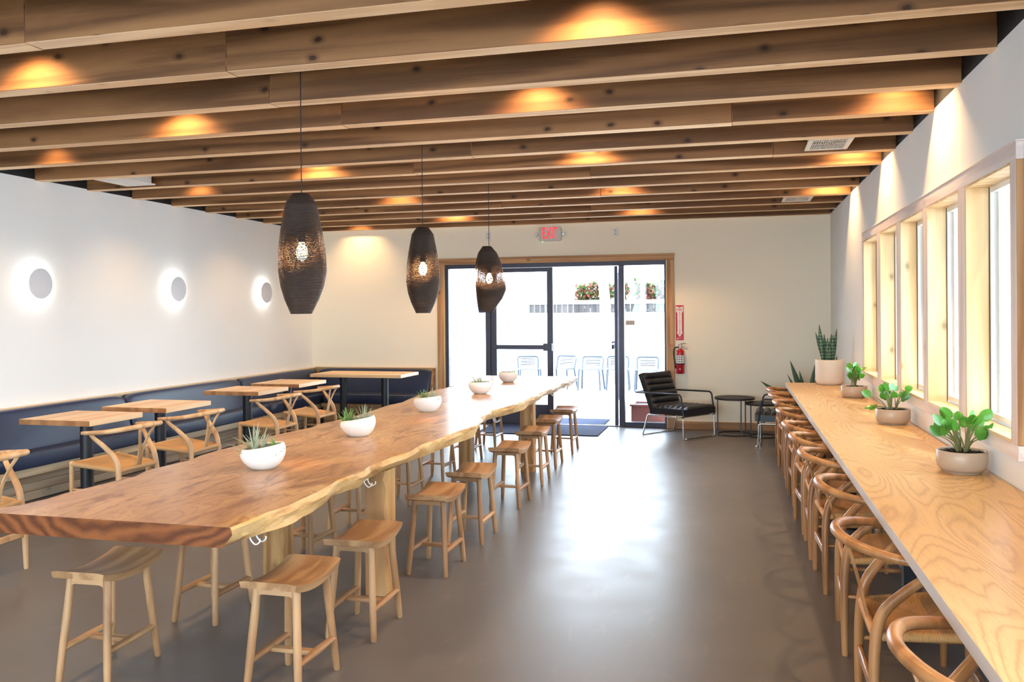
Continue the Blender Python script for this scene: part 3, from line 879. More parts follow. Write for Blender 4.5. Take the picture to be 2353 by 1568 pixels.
for side, rows in (('aisle', R_ST), ('banquette', L_ST)):
    for i, (x, y, rz) in enumerate(rows):
        lab = 'oak saddle stool on the %s side of the slab table, %s from its sawn end' % (side, ords[i])
        if proto3 is None: proto3 = stool(lab); c = proto3
        else: c = copy_tree(proto3); c['label'] = lab
        c.location = (x, y, 0); c.rotation_euler = (0, 0, math.radians(rz))

# ------------------------------------------------------------------ live-edge slab table
redge = [(2.702, -1.748), (2.80, -1.745), (2.92, -1.744), (3.05, -1.724), (3.20, -1.727), (3.29, -1.727), (3.42, -1.735), (3.60, -1.764), (3.72, -1.754), (3.81, -1.735), (3.95, -1.768), (4.10, -1.762), (4.26, -1.755), (4.40, -1.728), (4.52, -1.742), (4.67, -1.755), (4.83, -1.739), (5.03, -1.73), (5.23, -1.724), (5.42, -1.705), (5.56, -1.702), (5.75, -1.735), (5.94, -1.782), (6.15, -1.81), (6.43, -1.832), (6.58, -1.80), (6.80, -1.775), (7.03, -1.762), (7.37, -1.763), (7.73, -1.772), (8.1, -1.78), (8.49, -1.787), (8.85, -1.80), (9.22, -1.811), (9.6, -1.797), (9.98, -1.785)]
ledge = [(2.702, -2.90), (2.767, -2.84), (2.83, -2.79), (2.95, -2.773), (3.08, -2.785), (3.23, -2.77), (3.37, -2.761), (3.46, -2.745), (3.60, -2.789), (3.67, -2.79), (3.92, -2.768), (4.06, -2.80), (4.24, -2.808), (4.4, -2.80), (4.85, -2.804), (5.07, -2.773), (5.21, -2.746), (5.40, -2.787), (5.57, -2.75), (5.9, -2.73), (6.19, -2.745), (6.59, -2.78), (6.85, -2.752), (7.1, -2.79), (7.36, -2.822), (7.55, -2.858), (8.08, -2.865), (8.17, -2.83), (8.6, -2.86), (9.2, -2.88), (9.98, -2.905)]
def interp(tab, y):
    for (a, xa), (b, xb) in zip(tab[:-1], tab[1:]):
        if a <= y <= b: 
            t = (y - a) / (b - a); return xa + (xb - xa) * t
    return tab[-1][1]
TB = thing('slab_table', 'very long communal table with a live-edge wood slab top', 'table', (0, 0, 0))
m = MB()
NY = 220
ya, yb = 2.702, 9.98
rows = []
rnd = random.Random(3)
ph = [rnd.uniform(0, 6.28) for _ in range(12)]
for j in range(NY + 1):
    y = ya + (yb - ya) * j / NY
    xl, xr = interp(ledge, y), interp(redge, y)
    wob = sum(math.sin(y * f + p) * a for f, p, a in zip((9, 17, 29, 43), ph, (.004, .003, .002, .0015)))
    wob2 = sum(math.sin(y * f + p) * a for f, p, a in zip((7, 15, 31, 47), ph[4:], (.004, .003, .002, .0015)))
    under = .028 + .02 * math.sin(y * 3.1 + 1) + .012 * math.sin(y * 7.7)
    secr = [(xr, .75), (xr + .006 + wob, .741), (xr + .008 + wob2, .722), (xr - under * .3 + wob, .698), (xr - under + wob2, .672)]
    secl = [(xl, .75), (xl - .006 - wob, .741), (xl - .008 - wob2, .722), (xl + under * .3 - wob, .698), (xl + under - wob2, .672)]
    top = [(xl + (xr - xl) * q / 10, .75) for q in range(1, 10)]
    rows.append(secl[::-1] + top + secr)
n = len(rows[0])
if True:
    # the sawn near end leans under: lower edge further from the cut face on the aisle corner
    vs = []
    for j, r in enumerate(rows):
        y = ya + (yb - ya) * j / NY
        for (x, z) in r:
            vs.append((x, y + (.75 - z) * .1 * max(0, 1 - j / 3), z))
    fs = []; mi = []
    for j in range(NY):
        for i in range(n - 1):
            fs.append((j * n + i, j * n + i + 1, (j + 1) * n + i + 1, (j + 1) * n + i))
            mi.append(0 if 4 <= i < n - 5 else 1)
        fs.append((j * n + n - 1, j * n, (j + 1) * n, (j + 1) * n + n - 1)); mi.append(0)
    fs.append(tuple(range(n - 1, -1, -1))); mi.append(2)
    fs.append(tuple(NY * n + i for i in range(n))); mi.append(2)
    m.v = vs; m.f = fs; m.mi = mi
m.build('table_top', [M['slab_top'], M['slab_edge'], M['slab_end']], TB, sharp=38)
for (y0, sx) in ((4.24, 1), (4.24, -1), (7.87, 1), (7.87, -1)):
    x0, x1 = (-1.922, -1.795) if sx > 0 else (-2.537, -2.412)
    if y0 > 7: x0, x1 = (x0 - .045, x1 - .045)
    m = MB()
    nz = 14
    ring = []
    for q in range(nz + 1):
        z = .672 * q / nz
        c_ = .012 + .008 * math.sin(q * 1.7 + y0) + .006 * math.sin(q * 3.1)
        ring.append([(x0, y0, z), (x1 - c_, y0, z), (x1, y0 + c_ * .8, z), (x1, y0 + .115, z), (x0, y0 + .115, z)])
    vs = [p for r in ring for p in r]
    fs = [(4, 3, 2, 1, 0), tuple(nz * 5 + k for k in range(5))]
    for q in range(nz):
        for k in range(5): fs.append((q * 5 + k, q * 5 + (k + 1) % 5, q * 5 + 5 + (k + 1) % 5, q * 5 + 5 + k))
    m.add(vs, fs); m.build('leg', M['leg_timber'], TB, sharp=30)
m = MB(); 
for y0 in (4.24, 7.87): m.box(-2.52, -1.90, y0 + .02, y0 + .095, .62, .671)
m.build('rail', M['leg_timber'], TB, bevel=.004)
for k, (x, y) in enumerate([(-1.80, 2.93), (-1.82, 4.02), (-1.86, 5.9), (-1.87, 6.6), (-1.85, 8.75)]):
    m = MB()
    for s in (-1, 1):
        m.tube(spline([(x, y + s * .022, .672), (x + .01, y + s * .022, .648), (x + .028, y + s * .022, .634), (x + .045, y + s * .022, .643), (x + .047, y + s * .022, .656)], 4), .003, 8)
    m.box(x - .006, x + .006, y - .03, y + .03, .664, .671)
    m.build('bag_hook', M['white_plastic'], TB)

# ------------------------------------------------------------------ window bar
BAR = thing('window_bar', 'long ash counter along the window wall', 'counter', (0, 0, 0))
m = MB(); m.box(.528, XR - .003, 1.2, 9.47, .708, .75, 0)
m.mi[-6 + 5] = 1; m.mi[-6 + 4] = 1; m.mi[-6 + 2] = 1
m.build('counter_top', [M['bar_top'], M['bar_edge']], BAR, bevel=.0015)
m = MB(); m.box(1.06, XR - .003, 1.2, 9.44, .655, .708); m.build('wall_ledger', M['bar_edge'], BAR)
for y in (2.3, 4.3, 6.3, 8.3):
    m = MB(); m.box(.755, .81, y - .03, y + .03, 0, .70); m.box(.64, 1.06, y - .03, y + .03, .694, .708); m.box(.6, .97, y - .03, y + .03, 0, .012)
    m.build('support_leg', M['black_metal'], BAR, bevel=.002)

# ------------------------------------------------------------------ round bowls of air plants on the slab
def bowl(x, y, ang, slope, label, plants, r=.110, h=.112):
    t = thing('planter_bowl', label, 'plant', (x, y, .75), ang, 'white bowls of air plants on the slab table')
    k = r / .125
    prof = [(.001, .004), (.052, .004), (.06, .0), (.066, .002), (.085, .014), (.108, .036), (.122, .062), (.125, .08), (.121, .098), (.113, .110), (.108, .112), (.104, .108), (.112, .094), (.115, .08), (.108, .055), (.09, .03), (.06, .016), (.001, .014)]
    prof = [(a * k, b * h / .112) for a, b in prof]
    def tilt(rr, z, a):
        return slope * math.cos(a) * (rr / r) * max(0, (z - .03) / .08) 
    m = MB(); m.lathe(prof, 48, tilt=tilt); bo = m.build('bowl', M['ceramic'], t, sharp=60)
    m = MB(); m.lathe([(.103 * k, .066), (.06, .072), (.001, .07)], 24); m.build('gravel', M['soil'], bo)
    rr = random.Random(int(x * 1000) + int(y * 977))
    for (px, py, kind, size, cnt) in plants:
        m = MB()
        for q in range(cnt):
            a = rr.uniform(0, 2 * PI); el = rr.uniform(.35, 1.45) if kind != 'flat' else rr.uniform(.1, .6)
            d = Vector((math.cos(a) * math.cos(el), math.sin(a) * math.cos(el), math.sin(el)))
            m.blade((px + math.cos(a) * .008, py + math.sin(a) * .008, .078), d, size * rr.uniform(.8, 1.25), .017 if kind != 'fine' else .008, rr.uniform(.05, .5), 7, cup=.5, shape=lambda q: (1 - q) ** .8 * .9 + .1)
        m.build('air_plant', M['air_green'] if kind == 'green' else M['air'], t, sharp=70)
    return t
bowl(-2.262, 3.79, .3, .016, 'white bowl of air plants on the slab, first from its sawn end', [(-.045, .0, 'grey', .12, 16), (-.02, .03, 'grey', .11, 10), (.03, -.02, 'flat', .085, 9), (.06, .02, 'green', .07, 16), (-.07, -.02, 'flat', .09, 6)])
bowl(-2.272, 4.92, .3, .016, 'white bowl on the slab, second from its sawn end, with a spiky silvery tuft', [(-.06, .01, 'green', .1, 14), (-.01, -.01, 'flat', .085, 9), (.035, .02, 'fine', .105, 44), (-.085, 0, 'green', .09, 6)])
bowl(-2.30, 6.25, -.3, .012, 'white bowl in the middle of the slab with grassy green air plants', [(-.03, .0, 'green', .09, 20), (.02, .02, 'grey', .1, 16), (.05, -.01, 'grey', .085, 12)])
bowl(-2.318, 7.73, .2, .002, 'white bowl on the slab with one dense silver rosette, fourth from the sawn end', [(-.01, .0, 'fine', .105, 40), (-.03, .01, 'grey', .12, 10), (.05, 0, 'grey', .06, 10)])
bowl(-2.40, 9.08, .1, .0, 'white bowl on the slab by the doors with two low sprigs', [(-.06, .0, 'grey', .065, 8), (.055, .01, 'grey', .075, 12)], .106)

# ------------------------------------------------------------------ low planters and the tall pot on the window bar
def pep_leaf(m, stem, d, L, W):
    def sh(t): return max(0.02, math.sin(PI * (t * .93 + .07) ** .8) ** .62)
    o_ = Vector((d.x, d.y, .55)).normalized() if abs(d.x) + abs(d.y) > .05 else Vector((0, -1, .5))
    m.blade(stem, d, L, W, -.25, 9, up=(o_ + Vector((random.uniform(-.5, .5), random.uniform(-.9, .1), random.uniform(-.2, .5)))).normalized(), cup=.22, shape=sh)
def low_planter(x, y, label, seed, stems, r=.109):
    t = thing('low_planter', label, 'plant', (x, y, .75), 0, 'low bone planters on the window bar')
    prof = [(.001, .0), (.082, .0), (.084, .006), (.098, .010), (.112, .024), (.118, .045), (.118, .098), (.115, .102), (.108, .102), (.105, .098), (.104, .085)]
    prof = [(a * r / .118, b) for a, b in prof]
    m = MB(); m.lathe(prof, 48); pot = m.build('pot', M['bone'], t, sharp=40)
    m = MB(); m.lathe([(.1045 * r / .118, .088), (.06, .093), (.001, .094)], 28)
    rr = random.Random(seed)
    for q in range(120):
        a = rr.uniform(0, 2 * PI); q_ = .098 * r / .118 * math.sqrt(rr.random()); zz = .092
        cx, cy = q_ * math.cos(a), q_ * math.sin(a); s = rr.uniform(.004, .009)
        b = rr.uniform(0, 6.28); ca, sa = math.cos(b), math.sin(b)
        m.add([(cx - s * ca * 1.4, cy - s * sa * 1.4, zz), (cx + s * sa * .6, cy - s * ca * .6, zz), (cx + s * ca * 1.4, cy + s * sa * 1.4, zz + .003), (cx - s * sa * .6, cy + s * ca * .6, zz), (cx, cy, zz + .007)], [(0, 1, 4), (1, 2, 4), (2, 3, 4), (3, 0, 4)])
    m.build('bark_chips', M['soil'], pot, sharp=20)
    for (bx, by, tips) in stems:
        sm = MB(); lv = []
        for (tx, ty, tz, L, dz) in tips:
            b = Vector((bx, by, .09)); e = Vector((tx, ty, tz))
            mid = (b + e) / 2 + Vector(((tx - bx) * -.12, (ty - by) * -.12, .01))
            sm.tube(spline([b, mid, e], 5), [.0045, .002], 7)
            lf = MB()
            d = Vector((tx - bx, ty - by, 0))
            if d.length < .01: d = Vector((rr.uniform(-1, 1), rr.uniform(-1, 1), 0))
            d.normalize(); d = (d + Vector((0, 0, dz))).normalized()
            pep_leaf(lf, e, d, L, L * .86)
            lv.append(lf)
        so_ = sm.build('stem', M['stem'], t, sharp=60)
        for lf in lv: lf.build('leaf', M['leaf'], so_, sharp=80)
    return t
def stemset(seed, n, H, spread, lean=(0, 0)):
    rr = random.Random(seed); out = []
    for k in range(4):
        a = rr.uniform(0, 2 * PI); bx, by = .02 * math.cos(a), .02 * math.sin(a); tips = []
        for q in range(n):
            a2 = a + rr.uniform(-1.5, 1.5); d = spread * rr.uniform(.25, 1.0); z = H * rr.uniform(.45, 1.0)
            tips.append((bx + d * math.cos(a2) + lean[0], by + d * math.sin(a2) + lean[1], .09 + z, rr.uniform(.048, .064), rr.uniform(.3, 1.8)))
        out.append((bx, by, tips))
    return out
low_planter(1.03, 4.395, 'low bone planter on the window bar nearest the broad end window, rounded green leaves', 5, stemset(51, 7, .16, .085))
low_planter(1.025, 6.15, 'low bone planter on the window bar, middle of the three, one shoot leaning out', 6, stemset(64, 6, .14, .06) + [(-.03, -.01, [(-.14, -.02, .19, .065, .4), (-.12, -.04, .12, .07, -.4), (-.09, .03, .11, .06, -.5)])])
low_planter(1.01, 7.94, 'low bone planter on the window bar beside the tall white pot', 9, stemset(77, 6, .17, .06))
SP = thing('snake_plant', 'tall white pot of striped snake plant at the far end of the window bar', 'plant', (.95, 9.29, .75))
m = MB(); m.lathe([(.001, .006), (.095, .006), (.1, .0), (.118, .008), (.134, .03), (.140, .06), (.140, .25), (.137, .256), (.126, .256), (.123, .25), (.123, .22)], 48); m.build('pot', M['stone_pot'], SP, sharp=40)
m = MB(); m.lathe([(.1235, .225), (.001, .23)], 32); m.build('soil', M['soil'], SP)
sw = lambda t: min(1, .55 + t * 1.6) * (1 if t < .45 else max(.02, 1 - ((t - .45) / .55) ** 1.7))
for (px, py, dx, dy, L, W) in [(-.06, -.02, -.10, .0, .40, .05), (-.045, .0, -.28, .05, .33, .038), (-.02, -.04, -.01, -.04, .26, .046), (.01, .0, .04, .04, .30, .045), (.03, -.02, .02, -.02, .29, .05), (.035, .01, .12, .05, .36, .035), (.065, -.02, .02, 0, .075, .018), (-.03, .03, -.05, .08, .3, .04), (.0, -.05, .0, -.06, .17, .045)]:
    m = MB(); m.blade((px, py, .225), (dx, dy, 1), L, W, -.02, 9, up=Vector((0, 1, 0.01)), cup=.5, shape=sw); m.build('leaf', M['snake'], SP, sharp=80)
FP = thing('floor_plant', 'broad-leaved dark plant standing on the floor past the end of the window bar', 'plant', (.86, 10.68, 0))
m = MB(); m.lathe([(.001, .0), (.10, .0), (.115, .02), (.135, .36), (.125, .36), (.12, .32), (.001, .32)], 36); m.build('pot', M['stone_pot'], FP, sharp=40)
for (dx, dy, L, W, bend) in [(-1.15, -.05, .62, .075, .05), (-.27, .0, .64, .07, .0), (-.42, .05, .50, .04, .0), (.1, .0, .58, .075, .0), (.3, .05, .48, .05, .2), (-.16, .1, .5, .06, .0), (.25, .3, .5, .06, .1)]:
    m = MB(); m.blade((dx * .04, dy * .04, .31), (dx, dy, .82), L, W, bend, 9, up=Vector((0, 1, 0.02)), cup=.35, shape=lambda t: max(.03, math.sin(PI * min(1, t * .85 + .15)) ** .9)); m.build('leaf', M['dark_leaf'], FP, sharp=80)

# ------------------------------------------------------------------ pendant lamps
def lamp_section(t):
    A_ = [(0, .040, -.020), (.10, .088, -.015), (.24, .119, -.008), (.51, .142, .008), (.66, .142, .016), (.79, .120, .002), (.9, .091, -.019), (1, .066, -.034)]
    B_ = [(0, .042), (.03, .058), (.08, .079), (.3, .105), (.475, .12), (.636, .123), (.77, .109), (.877, .087), (.97, .061), (1, .052)]
    def ip(tab, k):
        for p, q in zip(tab[:-1], tab[1:]):
            if p[0] <= t <= q[0]:
                s = (t - p[0]) / (q[0] - p[0]); return p[k] + (q[k] - p[k]) * s
        return tab[-1][k]
    return ip(A_, 1), ip(A_, 2), ip(B_, 1)
def pendant(x, y, ang, ztop, label, zroof):
    t = thing('pendant_lamp', label, 'lamp', (x, y, 1.513), ang, 'layered brown pendant lamps over the slab table')
    H = ztop - 1.513
    m = MB(); NZ = 62; seg = 48
    def pt(tt, k, inset):
        a, c, b = lamp_section(tt); a -= inset; b -= inset
        th = 2 * PI * k / seg; e = .86
        cx, sy = math.cos(th), math.sin(th)
        return (c + a * math.copysign(abs(cx) ** e, cx), b * math.copysign(abs(sy) ** e, sy), H * (1 - tt))
    ring = [[pt(j / NZ, k, 0) for k in range(seg)] for j in range(NZ + 1)]
    inner = [[pt(j / NZ, k, .024) for k in range(seg)] for j in range(NZ, -1, -1)]
    allr = ring + inner
    vs = [p for r in allr for p in r]; fs = []
    for j in range(len(allr)):
        j2 = (j + 1) % len(allr)
        for k in range(seg): fs.append((j * seg + k, j2 * seg + k, j2 * seg + (k + 1) % seg, j * seg + (k + 1) % seg))
    m.add(vs, fs); m.build('shade', M['shade'], t, sharp=60)
    m = MB(); m.tube([(-.0, 0, H - .2), (0, 0, zroof - 1.513)], .0028, 8); m.build('cord', M['black_metal'], t)
    m = MB(); m.lathe([(.001, H - .19), (.02, H - .19), (.02, H - .25), (.001, H - .25)], 16); sk = m.build('socket', M['black_metal'], t)
    m = MB(); m.lathe([(.001, H - .35), (.018, H - .342), (.028, H - .32), (.03, H - .30), (.024, H - .275), (.013, H - .255), (.013, H - .249)], 20); m.build('bulb', M['bulb'], sk)
    l = bpy.data.lights.new('pendant_light', 'POINT'); l.energy = 13; l.color = (1, .55, .22); l.shadow_soft_size = .03
    lo = bpy.data.objects.new('pendant_light', l); C.objects.link(lo); lo.parent = t; lo.location = (.0, 0, H - .38)
    return t
pendant(-2.18, 4.05, 1.9, 2.138, 'layered brown pendant lamp hanging furthest from the glass doors', TOP)
pendant(-2.18, 5.85, 1.9, 2.133, 'layered brown pendant lamp, middle of the three over the slab', TOP)
pendant(-2.20, 7.66, .25, 2.131, 'layered pendant lamp hanging in front of the glass doors', TOP)

# ------------------------------------------------------------------ round wall sconces
for i, (y, w) in enumerate([(6.14, 'furthest from'), (8.04, 'second from'), (9.84, 'first from')]):
    t = thing('wall_sconce', 'round white disc sconce with a halo, %s the back corner' % w, 'lamp', (XL, y, 1.795), 0, 'round sconces on the white wall')
    Mx = Matrix(((0, 0, 1, 0), (0, 1, 0, 0), (-1, 0, 0, 0), (0, 0, 0, 1)))
    m = MB(); m.lathe([(.001, .066), (.128, .066), (.132, .062), (.128, .056), (.001, .056)], 48); m.v = [tuple(Mx @ Vector(p)) for p in m.v]; m.build('disc', M['disc_grey'], t, sharp=40)
    m = MB(); m.lathe([(.06, .003), (.06, .055)], 24); m.v = [tuple(Mx @ Vector(p)) for p in m.v]; m.build('mount', M['white_plastic'], t)
    m = MB(); m.lathe([(.098, .05), (.098, .036), (.061, .036), (.061, .05), (.098, .05)], 40); m.v = [tuple(Mx @ Vector(p)) for p in m.v]; m.build('light_ring', M['led'], t)

# ------------------------------------------------------------------ exit sign, outlet plates, fire sign, extinguisher
def text_mesh(txt, size, mat, name, parent, loc, sx=1.0, depth=.002, sy=1.0, off=.012):
    cu = bpy.data.curves.new(name + '_curve', 'FONT'); cu.body = txt; cu.size = size; cu.extrude = depth; cu.align_x = 'CENTER'; cu.align_y = 'CENTER'; cu.offset = size * off
    tmp = bpy.data.objects.new('tmp', cu); C.objects.link(tmp)
    me = bpy.data.meshes.new_from_object(tmp.evaluated_get(bpy.context.evaluated_depsgraph_get()))
    bpy.data.objects.remove(tmp)
    me.materials.clear(); me.materials.append(mat)
    # letters stand upright on the back wall and read from the room
    for v in me.vertices: v.co = Vector((v.co.x * sx, -v.co.z, v.co.y * sy))
    o = bpy.data.objects.new(name, me); C.objects.link(o); o.parent = parent; o.location = loc
    return o
def rrect(w, h, r, n=5):
    out = []
    for (cx, cy, a0) in ((w / 2 - r, h / 2 - r, 0), (-w / 2 + r, h / 2 - r, 90), (-w / 2 + r, -h / 2 + r, 180), (w / 2 - r, -h / 2 + r, 270)):
        for k in range(n + 1):
            a = math.radians(a0 + 90 * k / n); out.append((cx + r * math.cos(a), cy + r * math.sin(a)))
    return out
MXZ = Matrix(((1, 0, 0, 0), (0, 0, -1, 0), (0, 1, 0, 0), (0, 0, 0, 1)))
EX = thing('exit_sign', 'white box sign with lit red EXIT letters above the glass doors', 'sign', (-2.355, YB, 2.555))
m = MB(); m.prism(rrect(.305, .19, .03), .002, .045, M=MXZ); hs_ = m.build('housing', M['grey_plastic'], EX, bevel=.004, sharp=30)
text_mesh('EXIT', .205, M['exit_red'], 'lettering', hs_, (0, -.0475, .003), .5, .0015, 1.06, -.006)
for s in (-1, 1):
    m = MB(); m.tube([(s * .152, -.025, -.005), (s * .168, -.025, -.005)], .008, 8)
    m.tube([(s * .184 + .018 * math.cos(a), -.03, -.005 + .018 * math.sin(a)) for a in [k * PI / 8 for k in range(16)]], .0035, 8, closed=True)
    m.lathe([(.001, 0), (.014, 0), (.014, .02), (.001, .02)], 14, (0, 0, 0)); n_ = len(m.v) - 56
    m.v[n_:] = [(s * .184 + p[0], -.035 + p[2], -.005 + p[1]) for p in m.v[n_:]]
    m.build('emergency_head', M['steel'], EX, sharp=50)
m = MB(); m.box(-.105, -.099, -.03, -.02, -.1, -.094); m.build('indicator_light', M['green_led'], hs_)
def plate(x, z, label, outlet):
    t = thing('outlet_plate', label, 'outlet', (x, YB, z), 0, 'plates high on the back wall')
    m = MB(); m.prism(rrect(.078, .122, .006), .001, .008, M=MXZ); m.build('cover', M['white_plastic'], t, bevel=.002, sharp=30)
    for dz in (.022, -.022):
        m = MB(); m.prism(rrect(.034, .03, .012), .008, .010, M=MXZ)
        k = m.build('socket', M['grey_plastic'], t, sharp=30, loc=(0, 0, dz))
        m = MB(); m.box(-.008, -.005, -.0108, -.0098, -.004, .006); m.box(.005, .008, -.0108, -.0098, -.004, .006)
        m.build('slots', M['ink'], k)
    return t
plate(-1.485, 2.555, 'white outlet plate on the back wall beside the exit sign', True)
plate(-3.22, 2.555, 'pale outlet plate on the back wall behind the last pendant cord', True)
FS = thing('fire_sign', 'red and white fire extinguisher arrow sign on the back wall', 'sign', (-.668, YB, 1.365))
m = MB(); m.box(-.05, .05, -.006, -.001, -.225, .225); m.build('sign_panel', M['sign_red'], FS, bevel=.001)
arrow = [(-.043, .212), (0, .195), (.043, .212), (.043, .142), (.028, .125), (.028, -.12), (.041, -.12), (0, -.185), (-.041, -.12), (-.028, -.12), (-.028, .125), (-.043, .142)]
m = MB(); m.prism(arrow, .0062, .0072, M=MXZ); ar_ = m.build('arrow', M['sign_white'], FS)
text_mesh('FIRE', .048, M['sign_red'], 'fire_lettering', ar_, (0, -.0078, .166), .72, .0005, 1.0)
for q, ch in enumerate('EXTINGUISHER'):
    text_mesh(ch, .028, M['sign_red'], 'letter', ar_, (0, -.0078, .128 - q * .0245), 1.0, .0005, .85)
m = MB(); m.box(-.04, .04, -.0066, -.0061, -.197, -.1955); m.box(-.04, -.01, -.0066, -.0061, -.209, -.204); m.build('fine_print', M['sign_white'], FS)
FE = thing('fire_extinguisher', 'red fire extinguisher hanging on the back wall under the arrow sign', 'extinguisher', (-.662, YB - .062, .715))
m = MB(); m.lathe([(.001, 0), (.046, 0), (.05, .006), (.05, .272), (.047, .29), (.036, .308), (.02, .318), (.016, .325), (.001, .325)], 32); cy_ = m.build('cylinder', M['red'], FE, sharp=50)
m = MB(); m.lathe([(.0506, .135), (.0506, .235)], 32); m.build('instruction_label', M['label_white'], cy_)
m = MB()
for q in range(9):
    a = -PI / 2 + (-.6 + (q % 3) * .5); z = .15 + (q // 3) * .028
    u = Vector((-math.sin(a), math.cos(a), 0)); p = Vector((math.cos(a), math.sin(a), 0)) * .0512
    vs = [p + u * .007 + Vector((0, 0, z)), p - u * .007 + Vector((0, 0, z)), p - u * .007 + Vector((0, 0, z + .014)), p + u * .007 + Vector((0, 0, z + .014))]
    m.add(vs, [(0, 1, 2, 3)])
m.build('label_print', M['ink'], FE)
m = MB(); m.lathe([(.0508, .118), (.054, .118), (.054, .132), (.0508, .132), (.0508, .118)], 32); m.build('strap', M['rubber'], cy_)
m = MB(); a = -PI / 2
for (wd, hh, yy, mi) in ((.034, .013, -.0508, 0), (.02, .006, -.0513, 1)):
    m.add([(-wd, yy + .0 , .06), (0, yy - .0008, .06 - hh), (wd, yy, .06), (0, yy - .0008, .06 + hh)], [(0, 1, 2, 3)], mi)
m.v = [(x, y + (.05 - math.sqrt(max(0, .0025 - x * x))), z) for x, y, z in m.v]
m.build('diamond_badge', [M['label_white'], M['ink']], cy_)
m = MB(); m.lathe([(.015, .325), (.015, .345), (.02, .35), (.02, .37), (.012, .378), (.001, .378)], 16); va_ = m.build('valve', M['steel'], FE, sharp=40)
m = MB(); m.tube([(0, 0, .372), (.03, -.01, .385), (.085, -.015, .392)], .004, 8, flat=2); m.tube([(.01, 0, .35), (.05, -.01, .335), (.1, -.015, .312)], .0045, 8, flat=2); m.build('handle', M['steel'], va_)
m = MB(); m.box(-.04, -.004, -.012, .012, .362, .385, M=Matrix.Rotation(-.25, 4, 'Y')); m.build('lever_cap', M['red'], va_, bevel=.003)
m = MB(); m.tube(spline([(-.015, 0, .335), (-.055, 0, .335), (-.078, 0, .30), (-.08, 0, .24), (-.07, 0, .16), (-.06, -.005, .10), (-.056, -.005, .075)], 5), [.008] * 26 + [.008, .009, .011, .011, .011], 10) if False else m.tube(spline([(-.015, 0, .335), (-.055, 0, .335), (-.078, 0, .30), (-.08, 0, .24), (-.07, 0, .16), (-.062, -.005, .10)], 5), .0075, 10)
m.tube([(-.063, -.005, .12), (-.058, -.005, .065)], [.009, .012], 10); m.build('hose', M['rubber'], FE)
m = MB(); m.prism([(-.01, .33), (-.052, .235), (-.064, .215), (-.062, .24), (-.02, .318)], .03, .0312, M=MXZ); m.build('inspection_tag', M['tag_green'], FE)
m = MB(); m.box(-.02, .02, .05, .061, .1, .3); m.build('bracket', M['steel'], FE)

# ------------------------------------------------------------------ armchairs and side tables
def armchair(label, loc, rz):
    t = thing('lounge_chair', label, 'armchair', loc, rz, 'black channel-tufted armchairs')
    # local +y = facing direction, half width .30
    hw = .272
    seat = MB(); n = 5
    def chan(m, p0, p1, th, w0, nch, nrm, along):
        """channelled pad from p0 to p1, nch rolls"""
        p0, p1 = Vector(p0), Vector(p1); d = p1 - p0
        nu, nv = 25, nch * 8 + 1
        def up(u, v):
            b = p0 + d * v
            k = abs(math.sin(PI * v * nch)) ** .55
            ex = 1 - abs(2 * u - 1) ** 8
            return tuple(b + Vector((1, 0, 0)) * ((2 * u - 1) * w0) + nrm * (th + .03 * k * ex - .012 * abs(2 * u - 1) ** 6))
        def dn(u, v):
            b = p0 + d * v
            return tuple(b + Vector((1, 0, 0)) * ((1 - 2 * u) * w0))
        m.grid(up, nu, nv); m.grid(dn, nu, nv)
        rt = [up(1, j / (nv - 1)) for j in range(nv)]; rb = [dn(0, j / (nv - 1)) for j in range(nv)]
        m.add(rt + rb, [(j, nv + j, nv + j + 1, j + 1) for j in range(nv - 1)])
        rt = [up(0, j / (nv - 1)) for j in range(nv)]; rb = [dn(1, j / (nv - 1)) for j in range(nv)]
        m.add(rt + rb, [(j + 1, nv + j + 1, nv + j, j) for j in range(nv - 1)])
        for vv in (0, 1):
            rt = [up(i / (nu - 1), vv) for i in range(nu)]; rb = [dn(1 - i / (nu - 1), vv) for i in range(nu)]
            m.add(rt + rb, [((i, nu + i, nu + i + 1, i + 1) if vv == 1 else (i + 1, nu + i + 1, nu + i, i)) for i in range(nu - 1)])
    chan(seat, (0, -.22, .272), (0, .345, .285), .085, hw, 7, Vector((0, 0, 1)), 1)
    seat.build('seat_cushion', M['black_leather'], t, sharp=50)
    back = MB()
    q0, q1 = Vector((0, -.215, .30)), Vector((0, -.40, .735)); dd = (q1 - q0).normalized(); nn = Vector((0, dd.z, -dd.y))
    chan(back, q0, q1, .075, hw, 6, nn, 1)
    back.build('back_cushion', M['black_leather'], t, sharp=50)
    for s in (-1, 1):
        m = MB(); x = s * .298
        m.tube(fillet([(x, -.405, .52), (x, .27, .535), (x, .31, .265)], .05, 6), .0105, 10)
        m.build('arm', M['black_tube'], t)
    m = MB()
    m.tube(fillet([(-.298, -.405, .52), (-.298, -.425, .525), (.298, -.425, .525), (.298, -.405, .52)], .02, 4), .0095, 10); m.build('back_bar', M['black_tube'], t)
    m = MB()
    # chrome sled: two side rails under the seat, front and rear loops on the floor
    for s in (-1, 1):
        x = s * .298
        m.tube(fillet([(x, -.31, .0105), (x * .97, -.235, .262), (x, .30, .262), (x * 1.01, .31, .0105), (x * .9, .33, .0105)], .025, 5), .0085, 10)
        m.tube(fillet([(x * .9, .33, .0105), (x * .84, .33, .0105), (x * .80, .30, .0105)], .02, 4), .0085, 10)
    m.tube([(-.298, -.31, .0105), (.298, -.31, .0105)], .0085, 10)
    m.tube([(-.24, .30, .0105), (.24, .30, .0105)], .0085, 10)
    m.tube([(-.29, .25, .262), (.29, .25, .262)], .0085, 10); m.tube([(-.29, -.2, .262), (.29, -.2, .262)], .0085, 10)
    m.build('sled_base', M['chrome'], t)
    return t
armchair('black leather armchair with chrome sled legs beside the glass doors', (-.655, 10.565, 0), -math.radians(124.5))
armchair('black leather armchair mostly hidden behind the bar chairs by the corner plant', (.585, 10.09, 0), math.radians(86))
